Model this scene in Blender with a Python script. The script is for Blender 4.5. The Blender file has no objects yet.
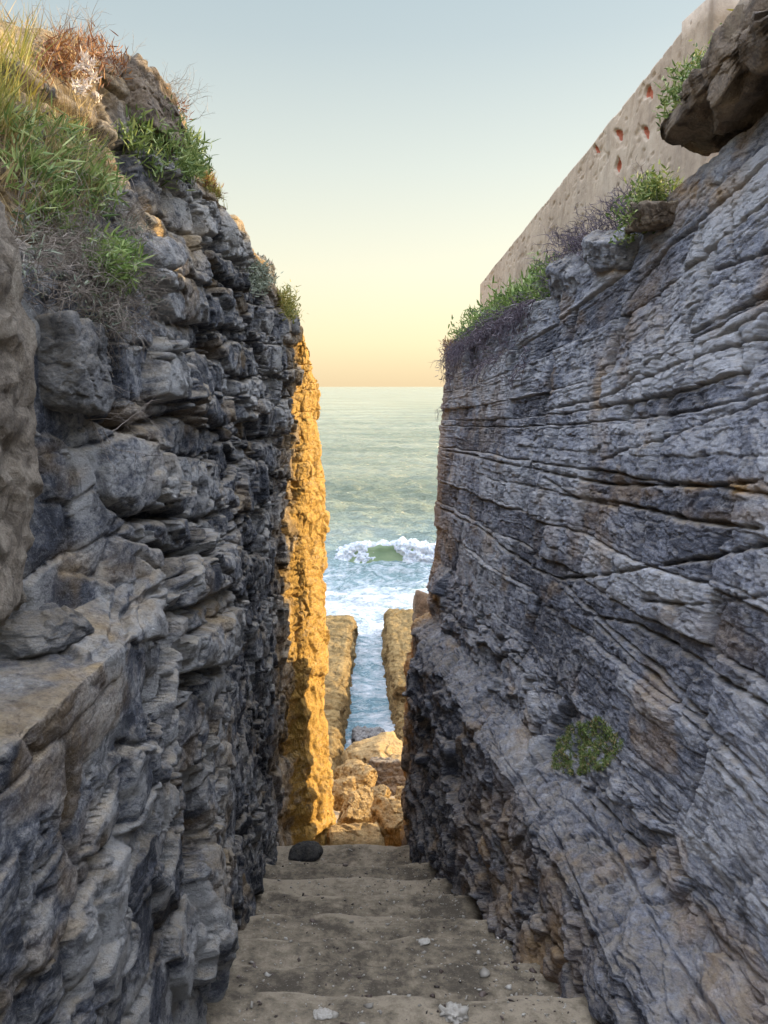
import bpy, bmesh, math, random
import numpy as np
from mathutils import Vector, Matrix, Euler

sc = bpy.context.scene
COL = sc.collection
R = math.radians
PITCH = R(8.6)
F = 830.0
CP, SP = math.cos(PITCH), math.sin(PITCH)
SUN_AZ, SUN_EL = R(70), R(12.5)
SEA_Z = -11.0

# ------------------------------------------------------------------ noise
def _hash(ix, iy, iz, seed):
    h = (ix.astype(np.uint32) * np.uint32(374761393) + iy.astype(np.uint32) * np.uint32(668265263)
         + iz.astype(np.uint32) * np.uint32(2147483647) + np.uint32((seed * 974634777) & 0xffffffff))
    h = (h ^ (h >> np.uint32(13))) * np.uint32(1274126177)
    h = (h ^ (h >> np.uint32(16))) * np.uint32(2246822519)
    return h ^ (h >> np.uint32(15))

def h01(i, j, seed):
    i = np.asarray(i).astype(np.int64).astype(np.int32); j = np.asarray(j).astype(np.int64).astype(np.int32)
    return _hash(i, j, np.zeros_like(i), seed).astype(np.float64) / 4294967295.0

_G = np.array([[1,1,0],[-1,1,0],[1,-1,0],[-1,-1,0],[1,0,1],[-1,0,1],[1,0,-1],[-1,0,-1],
               [0,1,1],[0,-1,1],[0,1,-1],[0,-1,-1],[1,1,0],[-1,1,0],[0,-1,1],[0,-1,-1]], dtype=np.float32)

def pn(p, seed=0):
    """gradient noise, about -1..1, p is (N,3)"""
    p = p.astype(np.float32)
    i = np.floor(p).astype(np.int32); f = p - i
    u = f * f * f * (f * (f * 6 - 15) + 10)
    out = 0
    for dx in (0, 1):
        wx = u[:, 0] if dx else 1 - u[:, 0]
        for dy in (0, 1):
            wy = u[:, 1] if dy else 1 - u[:, 1]
            for dz in (0, 1):
                wz = u[:, 2] if dz else 1 - u[:, 2]
                g = _G[(_hash(i[:, 0] + dx, i[:, 1] + dy, i[:, 2] + dz, seed) & np.uint32(15)).astype(np.int64)]
                d = g[:, 0] * (f[:, 0] - dx) + g[:, 1] * (f[:, 1] - dy) + g[:, 2] * (f[:, 2] - dz)
                out = out + wx * wy * wz * d
    return out.astype(np.float64)

def fbm(p, seed=0, octv=4, lac=2.07, gain=.5):
    a, s, t = 1.0, 0.0, 0.0
    for k in range(octv):
        s = s + a * pn(p * (lac ** k) + 17.3 * k, seed + k); a *= gain
    return s

def ridge(p, seed=0, octv=3):
    a, s = 1.0, 0.0
    for k in range(octv):
        s = s + a * (1 - 2 * np.abs(pn(p * (2.1 ** k) + 9.1 * k, seed + k))); a *= .5
    return s

def facet(p, seed, tilt, amp, crack, cw):
    """broken stone: every cell is a plane with its own tilt and step, a crack where cells meet"""
    p = p.astype(np.float32); i = np.floor(p - .5).astype(np.int32)
    b1 = np.full(len(p), 9e9, np.float32); b2 = b1.copy(); h = np.zeros(len(p), np.float32)
    for dx in (0, 1):
        for dy in (0, 1):
            for dz in (0, 1):
                jx, jy, jz = i[:, 0] + dx, i[:, 1] + dy, i[:, 2] + dz
                r = [_hash(jx, jy, jz, seed + q).astype(np.float32) / 4294967295.0 for q in range(3)]
                t = [_hash(jx, jy, jz, seed + 31 + q).astype(np.float32) / 2147483647.0 - 1 for q in range(3)]
                e = [p[:, q] - (jj + .5 + (r[q] - .5) * .8) for q, jj in enumerate((jx, jy, jz))]
                d = e[0] ** 2 + e[1] ** 2 + e[2] ** 2
                hh = tilt * (e[0] * t[0] + e[1] * t[1] + e[2] * t[2]) + amp * (2 * r[0] - 1)
                w = d < b1
                b2 = np.where(w, b1, np.minimum(b2, d)); h = np.where(w, hh, h); b1 = np.where(w, d, b1)
    ed = np.sqrt(b2) - np.sqrt(b1)
    return (h - crack * np.exp(-ed / cw)).astype(np.float64)

def sstep(a, b, x):
    t = np.clip((x - a) / (b - a), 0, 1)
    return t * t * (3 - 2 * t)

# ------------------------------------------------------------------ mesh helpers
def link(name, me, mat=None, parent=None, smooth=True):
    o = bpy.data.objects.new(name, me); COL.objects.link(o)
    for m in (mat if isinstance(mat, (list, tuple)) else [mat]):
        if m: me.materials.append(m)
    if smooth and len(me.polygons):
        me.polygons.foreach_set('use_smooth', np.ones(len(me.polygons), dtype=bool))
    if parent: o.parent = parent
    return o

def mesh_np(name, V, Fc):
    """V (n,3), Fc (m,k) with one k"""
    me = bpy.data.meshes.new(name)
    V = np.asarray(V, dtype=np.float32); Fc = np.asarray(Fc, dtype=np.int32)
    m, k = Fc.shape
    me.vertices.add(len(V)); me.vertices.foreach_set('co', V.ravel())
    me.loops.add(m * k); me.loops.foreach_set('vertex_index', Fc.ravel())
    me.polygons.add(m); me.polygons.foreach_set('loop_start', np.arange(0, m * k, k, dtype=np.int32))
    try: me.polygons.foreach_set('loop_total', np.full(m, k, dtype=np.int32))
    except Exception: pass
    me.update(calc_edges=True)
    return me

def grid_faces(nu, nv, flip=False):
    i = np.arange(nu - 1)[:, None] * nv + np.arange(nv - 1)[None, :]
    i = i.ravel()
    f = np.stack([i, i + nv, i + nv + 1, i + 1], 1)
    return f[:, ::-1] if flip else f

def attr(me, name, vals):
    a = me.attributes.new(name, 'FLOAT', 'POINT')
    a.data.foreach_set('value', np.asarray(vals, dtype=np.float32).ravel())

def tag(o, label=None, cat=None, group=None, kind=None):
    if label: o['label'] = label
    if cat: o['category'] = cat
    if group: o['group'] = group
    if kind: o['kind'] = kind
    return o

def empty(name, loc):
    o = bpy.data.objects.new(name, None); COL.objects.link(o); o.location = loc
    o.empty_display_size = .1
    return o

def proj(P):
    """pixel and depth of world points"""
    d = P[..., 1] * CP - P[..., 2] * SP
    up = P[..., 1] * SP + P[..., 2] * CP
    dd = np.where(d > .05, d, .05)
    return 384 + F * P[..., 0] / dd, 512 - F * up / dd, d

def ray(px, py, d):
    a = (px - 384) / F; b = (512 - py) / F
    return np.array([a * d, (CP + b * SP) * d, (b * CP - SP) * d])

# ------------------------------------------------------------------ materials
def nodes_of(name):
    m = bpy.data.materials.new(name); m.use_nodes = True
    nt = m.node_tree; nt.nodes.clear()
    out = nt.nodes.new('ShaderNodeOutputMaterial'); b = nt.nodes.new('ShaderNodeBsdfPrincipled')
    nt.links.new(b.outputs[0], out.inputs[0])
    return m, nt, b

class NT:
    def __init__(s, nt): s.nt = nt
    def n(s, t, **kw):
        x = s.nt.nodes.new(t)
        for k, v in kw.items(): setattr(x, k, v)
        return x
    def l(s, a, b): s.nt.links.new(a, b)
    def coord(s, scale=(1, 1, 1), rot=(0, 0, 0), which='Object'):
        t = s.n('ShaderNodeTexCoord'); m = s.n('ShaderNodeMapping')
        m.inputs['Scale'].default_value = scale; m.inputs['Rotation'].default_value = rot
        s.l(t.outputs[which], m.inputs[0]); return m.outputs[0]
    def noise(s, vec, scale, detail=5, rough=.6, dist=0, typ=None):
        x = s.n('ShaderNodeTexNoise')
        if typ: x.noise_type = typ
        x.inputs['Scale'].default_value = scale; x.inputs['Detail'].default_value = detail
        x.inputs['Roughness'].default_value = rough; x.inputs['Distortion'].default_value = dist
        s.l(vec, x.inputs['Vector']); return x.outputs[0]
    def vor(s, vec, scale, feat='F1', out='Distance'):
        x = s.n('ShaderNodeTexVoronoi'); x.feature = feat; x.inputs['Scale'].default_value = scale
        s.l(vec, x.inputs['Vector']); return x.outputs[out]
    def ramp(s, fac, stops):
        x = s.n('ShaderNodeValToRGB'); e = x.color_ramp.elements
        while len(e) > 1: e.remove(e[-1])
        e[0].position = stops[0][0]; e[0].color = (*stops[0][1], 1)
        for p, c in stops[1:]:
            q = e.new(p); q.color = (*c, 1)
        s.l(fac, x.inputs[0]); return x.outputs[0]
    def map(s, v, a, b, c=0, d=1):
        x = s.n('ShaderNodeMapRange'); x.inputs[1].default_value = a; x.inputs[2].default_value = b
        x.inputs[3].default_value = c; x.inputs[4].default_value = d; s.l(v, x.inputs[0]); return x.outputs[0]
    def mix(s, fac, a, b, typ='MIX'):
        x = s.n('ShaderNodeMix', data_type='RGBA', blend_type=typ)
        for i, v in ((0, fac), (6, a), (7, b)):
            if isinstance(v, (int, float)): x.inputs[i].default_value = v
            elif isinstance(v, tuple): x.inputs[i].default_value = (*v, 1)
            else: s.l(v, x.inputs[i])
        return x.outputs[2]
    def math(s, op, a, b=0.0, clamp=False):
        x = s.n('ShaderNodeMath', operation=op, use_clamp=clamp)
        for i, v in ((0, a), (1, b)):
            if isinstance(v, (int, float)): x.inputs[i].default_value = v
            else: s.l(v, x.inputs[i])
        return x.outputs[0]
    def attr(s, name):
        x = s.n('ShaderNodeAttribute'); x.attribute_name = name; return x.outputs['Fac']
    def bump(s, h, strength, dist, prev=None):
        x = s.n('ShaderNodeBump'); x.inputs['Strength'].default_value = strength; x.inputs['Distance'].default_value = dist
        s.l(h, x.inputs['Height'])
        if prev is not None: s.l(prev, x.inputs['Normal'])
        return x.outputs[0]

def rock_material(name, dark, mid, light, sand, ochre, bed=(1, 1, 1), use_attr=True, bumpk=1.0, pits=0.0, dust=.75, lighten=0.0):
    m, nt, b = nodes_of(name); k = NT(nt)
    co = k.coord(); cs = k.coord(scale=bed)
    n1 = k.noise(co, 1.3, 5, .62, .4)
    n2 = k.noise(cs, 7, 7, .68, .3)
    n3 = k.noise(cs, 42, 6, .7)
    n4 = k.noise(co, 190, 3, .65)
    v = k.math('ADD', k.math('MULTIPLY', n1, .35), k.math('MULTIPLY', n2, .4))
    v = k.math('ADD', v, k.math('MULTIPLY', n3, .25))
    if use_attr:
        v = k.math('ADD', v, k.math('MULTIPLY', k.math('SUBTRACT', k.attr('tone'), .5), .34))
    v = k.math('ADD', v, lighten)
    c = k.ramp(v, [(.415, dark), (.5, mid), (.59, light)])
    # speckle of pale grains and dark grains
    c = k.mix(k.map(n4, .56, .74, 0, .35), c, k.mix(.5, light, sand))
    c = k.mix(k.map(n4, .44, .28, 0, .4), c, dark)
    # blotches: dark weathered skins and pale scuffed patches
    bl = k.noise(co, 3.1, 9, .66, .9)
    c = k.mix(k.map(bl, .47, .40, 0, .7), c, dark)
    c = k.mix(k.map(k.noise(co, 4.3, 9, .7, .6), .55, .63, 0, .55), c, k.mix(.3, light, sand))
    # worn convex edges
    gp = k.n('ShaderNodeNewGeometry')
    c = k.mix(k.map(gp.outputs['Pointiness'], .515, .60, 0, .55), c, light)
    # veins
    vn = k.noise(cs, 3.2, 8, .72, 1.2)
    vn = k.math('ABSOLUTE', k.math('SUBTRACT', vn, .5))
    c = k.mix(k.map(vn, .012, .0, 0, .35), c, light)
    # dust and sand lying on faces that look up
    g = k.n('ShaderNodeNewGeometry'); sx = k.n('ShaderNodeSeparateXYZ'); k.l(g.outputs['Normal'], sx.inputs[0])
    up = k.map(sx.outputs[2], .22, .75, 0, 1)
    dn = k.map(k.noise(co, 11, 6, .7), .38, .62, .15, 1)
    c = k.mix(k.math('MULTIPLY', k.math('MULTIPLY', up, dn), dust), c, sand)
    if use_attr:
        oa = k.attr('ochre')
        on = k.map(k.noise(cs, 9, 6, .7), .25, .75, -.25, .25)
        oc = k.mix(k.map(n3, .3, .7), tuple(x * .62 for x in ochre), tuple(min(1, x * 1.18) for x in ochre))
        oc = k.mix(k.map(n4, .45, .3, 0, .7), oc, tuple(x * .35 for x in ochre))
        c = k.mix(k.math('ADD', oa, k.math('MULTIPLY', on, k.math('MULTIPLY', oa, 2)), True), c, oc)
    k.l(c, b.inputs['Base Color'])
    b.inputs['Roughness'].default_value = .78
    b.inputs['Specular IOR Level'].default_value = .35
    crk = k.math('ABSOLUTE', k.math('SUBTRACT', k.noise(cs, 6, 7, .65, .6), .5))
    bb = k.bump(k.map(crk, 0, .035, 0, 1), (.45 * bumpk), .018)
    bb = k.bump(k.noise(cs, 15, 8, .72, .3), .9 * bumpk, .11, bb)
    bb = k.bump(n3, .75 * bumpk, .028, bb)
    bb = k.bump(k.noise(co, 110, 4, .7), .55 * bumpk, .008, bb)
    if pits:
        pv = k.vor(co, 13); pm = k.map(pv, .12, .32, 0, 1)
        bb = k.bump(pm, pits, .03, bb)
    k.l(bb, b.inputs['Normal'])
    return m

M = {}
M['rock_dark'] = rock_material('slate_rock', (.024, .028, .040), (.098, .108, .136), (.45, .445, .435), (.46, .385, .28), (.62, .37, .085), bed=(1, 1, 1.5))
M['rock_grey'] = rock_material('grey_rock', (.085, .095, .13), (.31, .333, .41), (.62, .635, .68), (.42, .36, .28), (.56, .34, .12), bed=(1, 1, 2.6))
M['rock_ochre'] = rock_material('ochre_rock', (.17, .10, .035), (.45, .275, .095), (.66, .46, .20), (.55, .4, .2), (.5, .33, .13), use_attr=False, bumpk=1.3, pits=.5)
M['rock_brown'] = rock_material('brown_rock', (.075, .058, .045), (.21, .16, .12), (.38, .30, .22), (.40, .32, .22), (.5, .33, .13), use_attr=False, bumpk=1.1)
M['rock_wet'] = rock_material('wet_rock', (.025, .025, .028), (.09, .085, .08), (.25, .24, .23), (.4, .38, .35), (.4, .33, .13), use_attr=False)
M['jetty'] = rock_material('jetty_rock', (.09, .06, .028), (.36, .235, .09), (.60, .41, .18), (.50, .35, .14), (.5, .33, .13), use_attr=False, bumpk=1.6, bed=(1, 3, 3))
M['rock_block'] = rock_material('block_rock', (.06, .062, .068), (.18, .18, .185), (.38, .365, .34), (.33, .27, .19), (.5, .33, .13), use_attr=False, bed=(1, 1, 2))
M['rock_pale'] = rock_material('pale_rock', (.12, .125, .15), (.30, .31, .35), (.52, .52, .54), (.42, .36, .28), (.5, .33, .13), use_attr=False, bed=(1, 1, 2))
M['rock_black'] = rock_material('black_rock', (.012, .012, .014), (.03, .03, .033), (.08, .08, .08), (.12, .11, .09), (.5, .33, .13), use_attr=False)
M['plaster_rock'] = rock_material('weathered_plaster', (.13, .105, .08), (.31, .255, .195), (.44, .38, .30), (.33, .28, .2), (.5, .33, .13), use_attr=False, bumpk=.9)

def stair_material():
    m, nt, b = nodes_of('worn_stair'); k = NT(nt)
    co = k.coord()
    n1 = k.noise(co, 1.1, 6, .65, .5); n2 = k.noise(co, 9, 7, .7); n3 = k.noise(co, 70, 5, .7)
    v = k.math('ADD', k.math('MULTIPLY', n1, .5), k.math('MULTIPLY', n2, .5))
    v = k.math('ADD', v, k.math('MULTIPLY', k.math('SUBTRACT', k.attr('tone'), .5), .22))
    c = k.ramp(v, [(.42, (.07, .056, .038)), (.5, (.17, .138, .094)), (.59, (.29, .24, .17))])
    c = k.mix(k.map(n3, .58, .72, 0, .55), c, (.42, .37, .29))
    c = k.mix(k.map(n3, .42, .3, 0, .7), c, (.05, .042, .035))
    k.l(c, b.inputs['Base Color']); b.inputs['Roughness'].default_value = .9
    bb = k.bump(n2, .5, .04); bb = k.bump(n3, .6, .012, bb); bb = k.bump(k.noise(co, 240, 2), .5, .004, bb)
    k.l(bb, b.inputs['Normal']); return m
M['stair'] = stair_material()

def concrete_material():
    m, nt, b = nodes_of('rendered_masonry'); k = NT(nt)
    co = k.coord()
    n1 = k.noise(co, .9, 6, .65, .6); n2 = k.noise(co, 8, 7, .7); n3 = k.noise(co, 60, 5, .7)
    v = k.math('ADD', k.math('MULTIPLY', n1, .55), k.math('MULTIPLY', n2, .45))
    c = k.ramp(v, [(.34, (.24, .185, .135)), (.5, (.40, .32, .24)), (.66, (.50, .42, .325))])
    st = k.noise(k.coord(scale=(2.2, 2.2, .25)), 3, 5, .6)
    c = k.mix(k.map(st, .55, .75, 0, .5), c, (.2, .165, .135))
    c = k.mix(k.map(n3, .42, .3, 0, .4), c, (.14, .11, .09))
    r = k.attr('chip')
    c = k.mix(k.map(r, .45, .55), c, k.mix(n2, (.46, .12, .06), (.34, .13, .08)))
    k.l(c, b.inputs['Base Color']); b.inputs['Roughness'].default_value = .9
    bb = k.bump(n2, .35, .03); bb = k.bump(n3, .4, .01, bb)
    k.l(bb, b.inputs['Normal']); return m
M['concrete'] = concrete_material()

def leaf_material(name, a, b_, c_, trans=.25, scale=6, rough=.5):
    m, nt, b = nodes_of(name); k = NT(nt)
    co = k.coord()
    n = k.noise(co, scale, 3, .6); n2 = k.attr('rnd')
    v = k.math('ADD', k.math('MULTIPLY', n, .35), k.math('MULTIPLY', n2, .65))
    c = k.ramp(v, [(.15, a), (.5, b_), (.85, c_)])
    k.l(c, b.inputs['Base Color']); b.inputs['Roughness'].default_value = rough
    b.inputs['Specular IOR Level'].default_value = .3
    tr = k.n('ShaderNodeBsdfTranslucent'); k.l(c, tr.inputs[0])
    mx = k.n('ShaderNodeMixShader'); mx.inputs[0].default_value = trans
    k.l(b.outputs[0], mx.inputs[1]); k.l(tr.outputs[0], mx.inputs[2])
    out = [x for x in nt.nodes if x.type == 'OUTPUT_MATERIAL'][0]
    k.l(mx.outputs[0], out.inputs[0])
    return m
M['leaf_green'] = leaf_material('leaf_green', (.06, .10, .03), (.16, .23, .06), (.36, .40, .15))
M['leaf_bright'] = leaf_material('leaf_bright', (.08, .14, .035), (.17, .26, .06), (.32, .38, .13))
M['leaf_yellow'] = leaf_material('leaf_yellow', (.13, .15, .03), (.26, .25, .06), (.42, .33, .09))
M['leaf_rust'] = leaf_material('leaf_rust', (.09, .04, .025), (.22, .095, .045), (.42, .22, .08))
M['leaf_grey'] = leaf_material('leaf_grey', (.10, .12, .085), (.20, .23, .16), (.32, .34, .25))
M['twig_grey'] = leaf_material('twig_grey', (.10, .08, .065), (.23, .19, .155), (.38, .33, .28), trans=0, rough=.9)
M['twig_purple'] = leaf_material('twig_purple', (.035, .026, .036), (.095, .075, .095), (.21, .18, .20), trans=0, rough=.9)
M['leaf_purple'] = leaf_material('leaf_purple', (.06, .045, .055), (.13, .10, .12), (.24, .20, .21))
M['straw'] = leaf_material('straw', (.20, .14, .06), (.38, .28, .13), (.55, .43, .23), trans=.2)
M['fluff'] = leaf_material('fluff', (.4, .34, .3), (.55, .48, .43), (.68, .62, .58), trans=.2)
M['shell'] = leaf_material('shell_white', (.20, .18, .15), (.32, .295, .25), (.48, .45, .40), trans=0)
M['weed'] = leaf_material('dry_weed', (.03, .022, .018), (.07, .05, .04), (.13, .10, .085), trans=0)

def sea_material():
    m, nt, b = nodes_of('sea_water'); k = NT(nt)
    co = k.coord()
    sep = k.n('ShaderNodeSeparateXYZ'); k.l(co, sep.inputs[0])
    y = sep.outputs[1]
    w1 = k.noise(k.coord(scale=(.5, 1, 1)), .35, 8, .68, .3)
    w2 = k.noise(k.coord(scale=(.6, 1, 1)), 1.3, 6, .68, .3)
    w3 = k.noise(k.coord(scale=(.35, 1, 1)), .06, 8, .68, .3)
    near = k.map(y, 25, 75, 1, 0)
    deep = k.ramp(k.map(w3, .35, .65), [(0, (.16, .19, .125)), (.6, (.25, .275, .19)), (1, (.34, .35, .25))])
    col = k.mix(near, deep, k.mix(k.map(w1, .35, .65), (.11, .24, .30), (.24, .40, .47)))
    # foam: lies where the waves break over the rocks
    f1 = k.noise(k.coord(scale=(.55, 1, 1)), .75, 9, .72, 1.4)
    f2 = k.noise(k.coord(scale=(.7, 1, 1)), 3.2, 7, .75, .8)
    fo = k.math('ADD', k.math('MULTIPLY', f1, .6), k.math('MULTIPLY', f2, .4))
    band = k.ramp(k.map(y, 20, 62, 0, 1), [(0, (.66,)*3), (.2, (.58,)*3), (.36, (.60,)*3), (.46, (.70,)*3), (.60, (.68,)*3), (.72, (.50,)*3), (.80, (.36,)*3), (.86, (.26,)*3), (1, (.0,)*3)])
    th = k.math('ADD', fo, k.math('MULTIPLY', k.math('SUBTRACT', band, .5), .62))
    foam = k.map(th, .5, .62, 0, 1)
    bk = k.attr('foam')
    foam = k.math('MAXIMUM', foam, k.map(k.math('ADD', bk, k.math('MULTIPLY', k.math('SUBTRACT', f2, .5), 1.2)), .4, .6, 0, 1))
    col = k.mix(foam, col, k.mix(k.map(f2, .35, .65), (.44, .52, .57), (.74, .76, .77)))
    k.l(col, b.inputs['Base Color'])
    k.l(k.map(foam, 0, 1, .16, .85), b.inputs['Roughness'])
    b.inputs['IOR'].default_value = 1.33
    far = k.map(y, 120, 4000, 1, .6)
    bn = k.n('ShaderNodeBump'); bn.inputs['Distance'].default_value = 2.4
    k.l(w1, bn.inputs['Height']); k.l(k.math('MULTIPLY', far, .8), bn.inputs['Strength'])
    b2 = k.n('ShaderNodeBump'); b2.inputs['Distance'].default_value = .6
    k.l(w2, b2.inputs['Height']); k.l(k.math('MULTIPLY', far, .8), b2.inputs['Strength']); k.l(bn.outputs[0], b2.inputs['Normal'])
    b3 = k.bump(k.math('MULTIPLY', foam, f2), .6, .1, b2.outputs[0])
    k.l(b3, b.inputs['Normal'])
    return m
M['sea'] = sea_material()

def foam_material():
    m, nt, b = nodes_of('white_foam'); k = NT(nt)
    co = k.coord(); n = k.noise(co, 3, 7, .75, .5)
    k.l(k.ramp(n, [(.3, (.34, .42, .52)), (.6, (.72, .74, .76))]), b.inputs['Base Color'])
    b.inputs['Roughness'].default_value = .9
    b.inputs['Subsurface Weight'].default_value = .3; b.inputs['Subsurface Radius'].default_value = (.2, .25, .3)
    k.l(k.bump(n, .9, .3), b.inputs['Normal']); return m
M['foam'] = foam_material()
def wave_material():
    m, nt, b = nodes_of('wave_water'); k = NT(nt)
    co = k.coord(scale=(.6, 1, 1)); n = k.noise(co, 1.5, 5, .6)
    k.l(k.ramp(n, [(.3, (.15, .22, .12)), (.7, (.27, .34, .19))]), b.inputs['Base Color'])
    b.inputs['Roughness'].default_value = .2; b.inputs['IOR'].default_value = 1.33
    tr = k.n('ShaderNodeBsdfTranslucent'); tr.inputs[0].default_value = (.40, .52, .24, 1)
    mx = k.n('ShaderNodeMixShader'); mx.inputs[0].default_value = .45
    k.l(b.outputs[0], mx.inputs[1]); k.l(tr.outputs[0], mx.inputs[2])
    out = [x for x in nt.nodes if x.type == 'OUTPUT_MATERIAL'][0]; k.l(mx.outputs[0], out.inputs[0])
    k.l(k.bump(n, .5, .15), b.inputs['Normal']); return m
M['wave'] = wave_material()
def sand_material():
    m, nt, b = nodes_of('coarse_sand'); k = NT(nt)
    co = k.coord(); n = k.noise(co, 6, 8, .75); n2 = k.noise(co, 45, 5, .7)
    v = k.math('ADD', k.math('MULTIPLY', n, .5), k.math('MULTIPLY', n2, .5))
    k.l(k.ramp(v, [(.35, (.14, .10, .06)), (.5, (.36, .27, .17)), (.65, (.55, .44, .30))]), b.inputs['Base Color'])
    b.inputs['Roughness'].default_value = .95
    k.l(k.bump(v, .8, .05), b.inputs['Normal']); return m
M['sand'] = sand_material()

# ------------------------------------------------------------------ cliffs
def catmull(S, t):
    """S (n,K,3) stations, t float positions 0..n-1"""
    n = len(S); i = np.clip(np.floor(t).astype(int), 0, n - 2); f = (t - i)[:, None, None]
    p0 = S[np.clip(i - 1, 0, n - 1)]; p1 = S[i]; p2 = S[i + 1]; p3 = S[np.clip(i + 2, 0, n - 1)]
    # softened tension keeps ledges from overshooting
    m1 = (p2 - p0) * .35; m2 = (p3 - p1) * .35
    f2 = f * f; f3 = f2 * f
    return (2*f3 - 3*f2 + 1) * p1 + (f3 - 2*f2 + f) * m1 + (-2*f3 + 3*f2) * p2 + (f3 - f2) * m2

def loft(stations, cols, rows):
    S = np.array(stations, float)
    t = np.concatenate([np.linspace(i, i + 1, c, endpoint=False) for i, c in enumerate(cols)] + [[len(cols)]])
    A = catmull(S, t)                                   # (nu,K,3)
    out = []
    for j, r in enumerate(rows):
        w = np.linspace(0, 1, r, endpoint=False)[None, :, None]
        out.append(A[:, j:j+1] * (1 - w) + A[:, j+1:j+2] * w)
    out.append(A[:, -1:])
    P = np.concatenate(out, 1)
    # soften profile corners a little
    for _ in range(6):
        P[:, 1:-1] = .25 * P[:, :-2] + .5 * P[:, 1:-1] + .25 * P[:, 2:]
    return P

def grid_normals(P, flip):
    du = np.gradient(P, axis=0); dv = np.gradient(P, axis=1)
    n = np.cross(du, dv); n /= np.linalg.norm(n, axis=2, keepdims=True) + 1e-9
    return -n if flip else n

def beds(b, a, seed, th, jl, amp, gw, gd, tilt=.15, var=.55, jw=0.0):
    rs = np.random.RandomState(seed)
    n = int((b.max() - b.min()) / th * 3) + 40
    cum = b.min() - 1 + np.cumsum(th * np.exp(rs.randn(n) * var) * math.exp(-var * var / 2))
    idx = np.clip(np.searchsorted(cum, b), 1, n - 1)
    lo, hi = cum[idx - 1], cum[idx]; tk = hi - lo
    L = jl * (.6 + h01(idx, idx * 0 + 3, seed)) * np.clip((tk / th) ** .5, .5, 1.8)
    q = a / L + 13.7 * h01(idx, idx * 0 + 9, seed)
    c = np.floor(q)
    jit = lambda cc: cc + (h01(idx, cc, seed + 5) - .5) * .7
    c = np.where(q < jit(c), c - 1, c); c = np.where(q > jit(c + 1), c + 1, c)
    j0, j1 = jit(c), jit(c + 1)
    da = np.minimum(q - j0, j1 - q) * L; db = np.minimum(b - lo, hi - b)
    r = h01(idx, c, seed + 7)
    t1 = (h01(idx, c, seed + 8) - .5) * 2; t2 = (h01(idx, c, seed + 11) - .5) * 2
    hgt = amp * (r - .5) * 2 + tilt * ((q - .5 * (j0 + j1)) * L * t1 + (b - .5 * (lo + hi)) * t2)
    sb = .35 + .65 * h01(idx, idx * 0 + 21, seed); sj = .25 + .75 * h01(idx, c, seed + 13)
    g = gd * (np.exp(-db / gw) * sb + .9 * np.exp(-np.clip(da - jw, 0, 9) / (gw * 1.5)) * sj)
    return hgt, g, np.minimum(da, db), r

def seg_dist(P, A, B):
    ab = B - A; t = np.clip(((P - A) @ ab) / (ab @ ab + 1e-9), 0, 1)
    return np.linalg.norm(P - (A + t[:, None] * ab), axis=1)

class Surf:
    """a lofted grid that can be asked what lies under a pixel of the survey photograph"""
    def __init__(s, P):
        s.P = P.reshape(-1, 3); s.px, s.py, s.d = proj(s.P)
        s.ok = s.d > .6
    def at(s, px, py, rad=14):
        e = (s.px - px) ** 2 + (s.py - py) ** 2
        e = np.where(s.ok, e, 1e9)
        m = e < rad * rad
        if not m.any(): return int(np.argmin(e))
        # front-most among the close ones
        c = np.where(m)[0]
        sc_ = e[c] / (rad * rad) + (s.d[c] - s.d[c].min()) * 1.2
        return int(c[np.argmin(sc_)])

def poly_sd(px, py, poly):
    """signed pixel distance, positive inside"""
    poly = np.array(poly, float); n = len(poly)
    ins = np.zeros(len(px), bool); dm = np.full(len(px), 1e9)
    for i in range(n):
        x0, y0 = poly[i]; x1, y1 = poly[(i + 1) % n]
        c = ((y0 > py) != (y1 > py)) & (px < (x1 - x0) * (py - y0) / (y1 - y0 + 1e-9) + x0)
        ins ^= c
        ex, ey = x1 - x0, y1 - y0; t = np.clip(((px - x0) * ex + (py - y0) * ey) / (ex * ex + ey * ey + 1e-9), 0, 1)
        dm = np.minimum(dm, np.hypot(px - x0 - t * ex, py - y0 - t * ey))
    return np.where(ins, dm, -dm)

def carve(D, Pw, surf, lines):
    for w, dep, pts in lines:
        Q = [surf.P[surf.at(*p)] for p in pts]
        dd = np.full(len(Pw), 9.0)
        lo = np.min(Q, 0) - .5; hi = np.max(Q, 0) + .5
        m = np.all((Pw > lo) & (Pw < hi), axis=1)
        idx = np.where(m)[0]; sub = Pw[idx]; ds = np.full(len(idx), 9.0)
        for A, B in zip(Q[:-1], Q[1:]):
            if np.linalg.norm(B - A) > 1e-3: ds = np.minimum(ds, seg_dist(sub, A, B))
        vary = .65 + .5 * pn(sub * 1.7, 77)
        q_ = ds + .012 * pn(sub * 7, 78) + .008 * pn(sub * 19, 79); D[idx] -= dep * np.exp(-np.clip(q_, 0, 9) / (w * .36 * np.clip(vary, .4, 1.3))) * np.clip(vary + .2, .3, 1.2)

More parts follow.
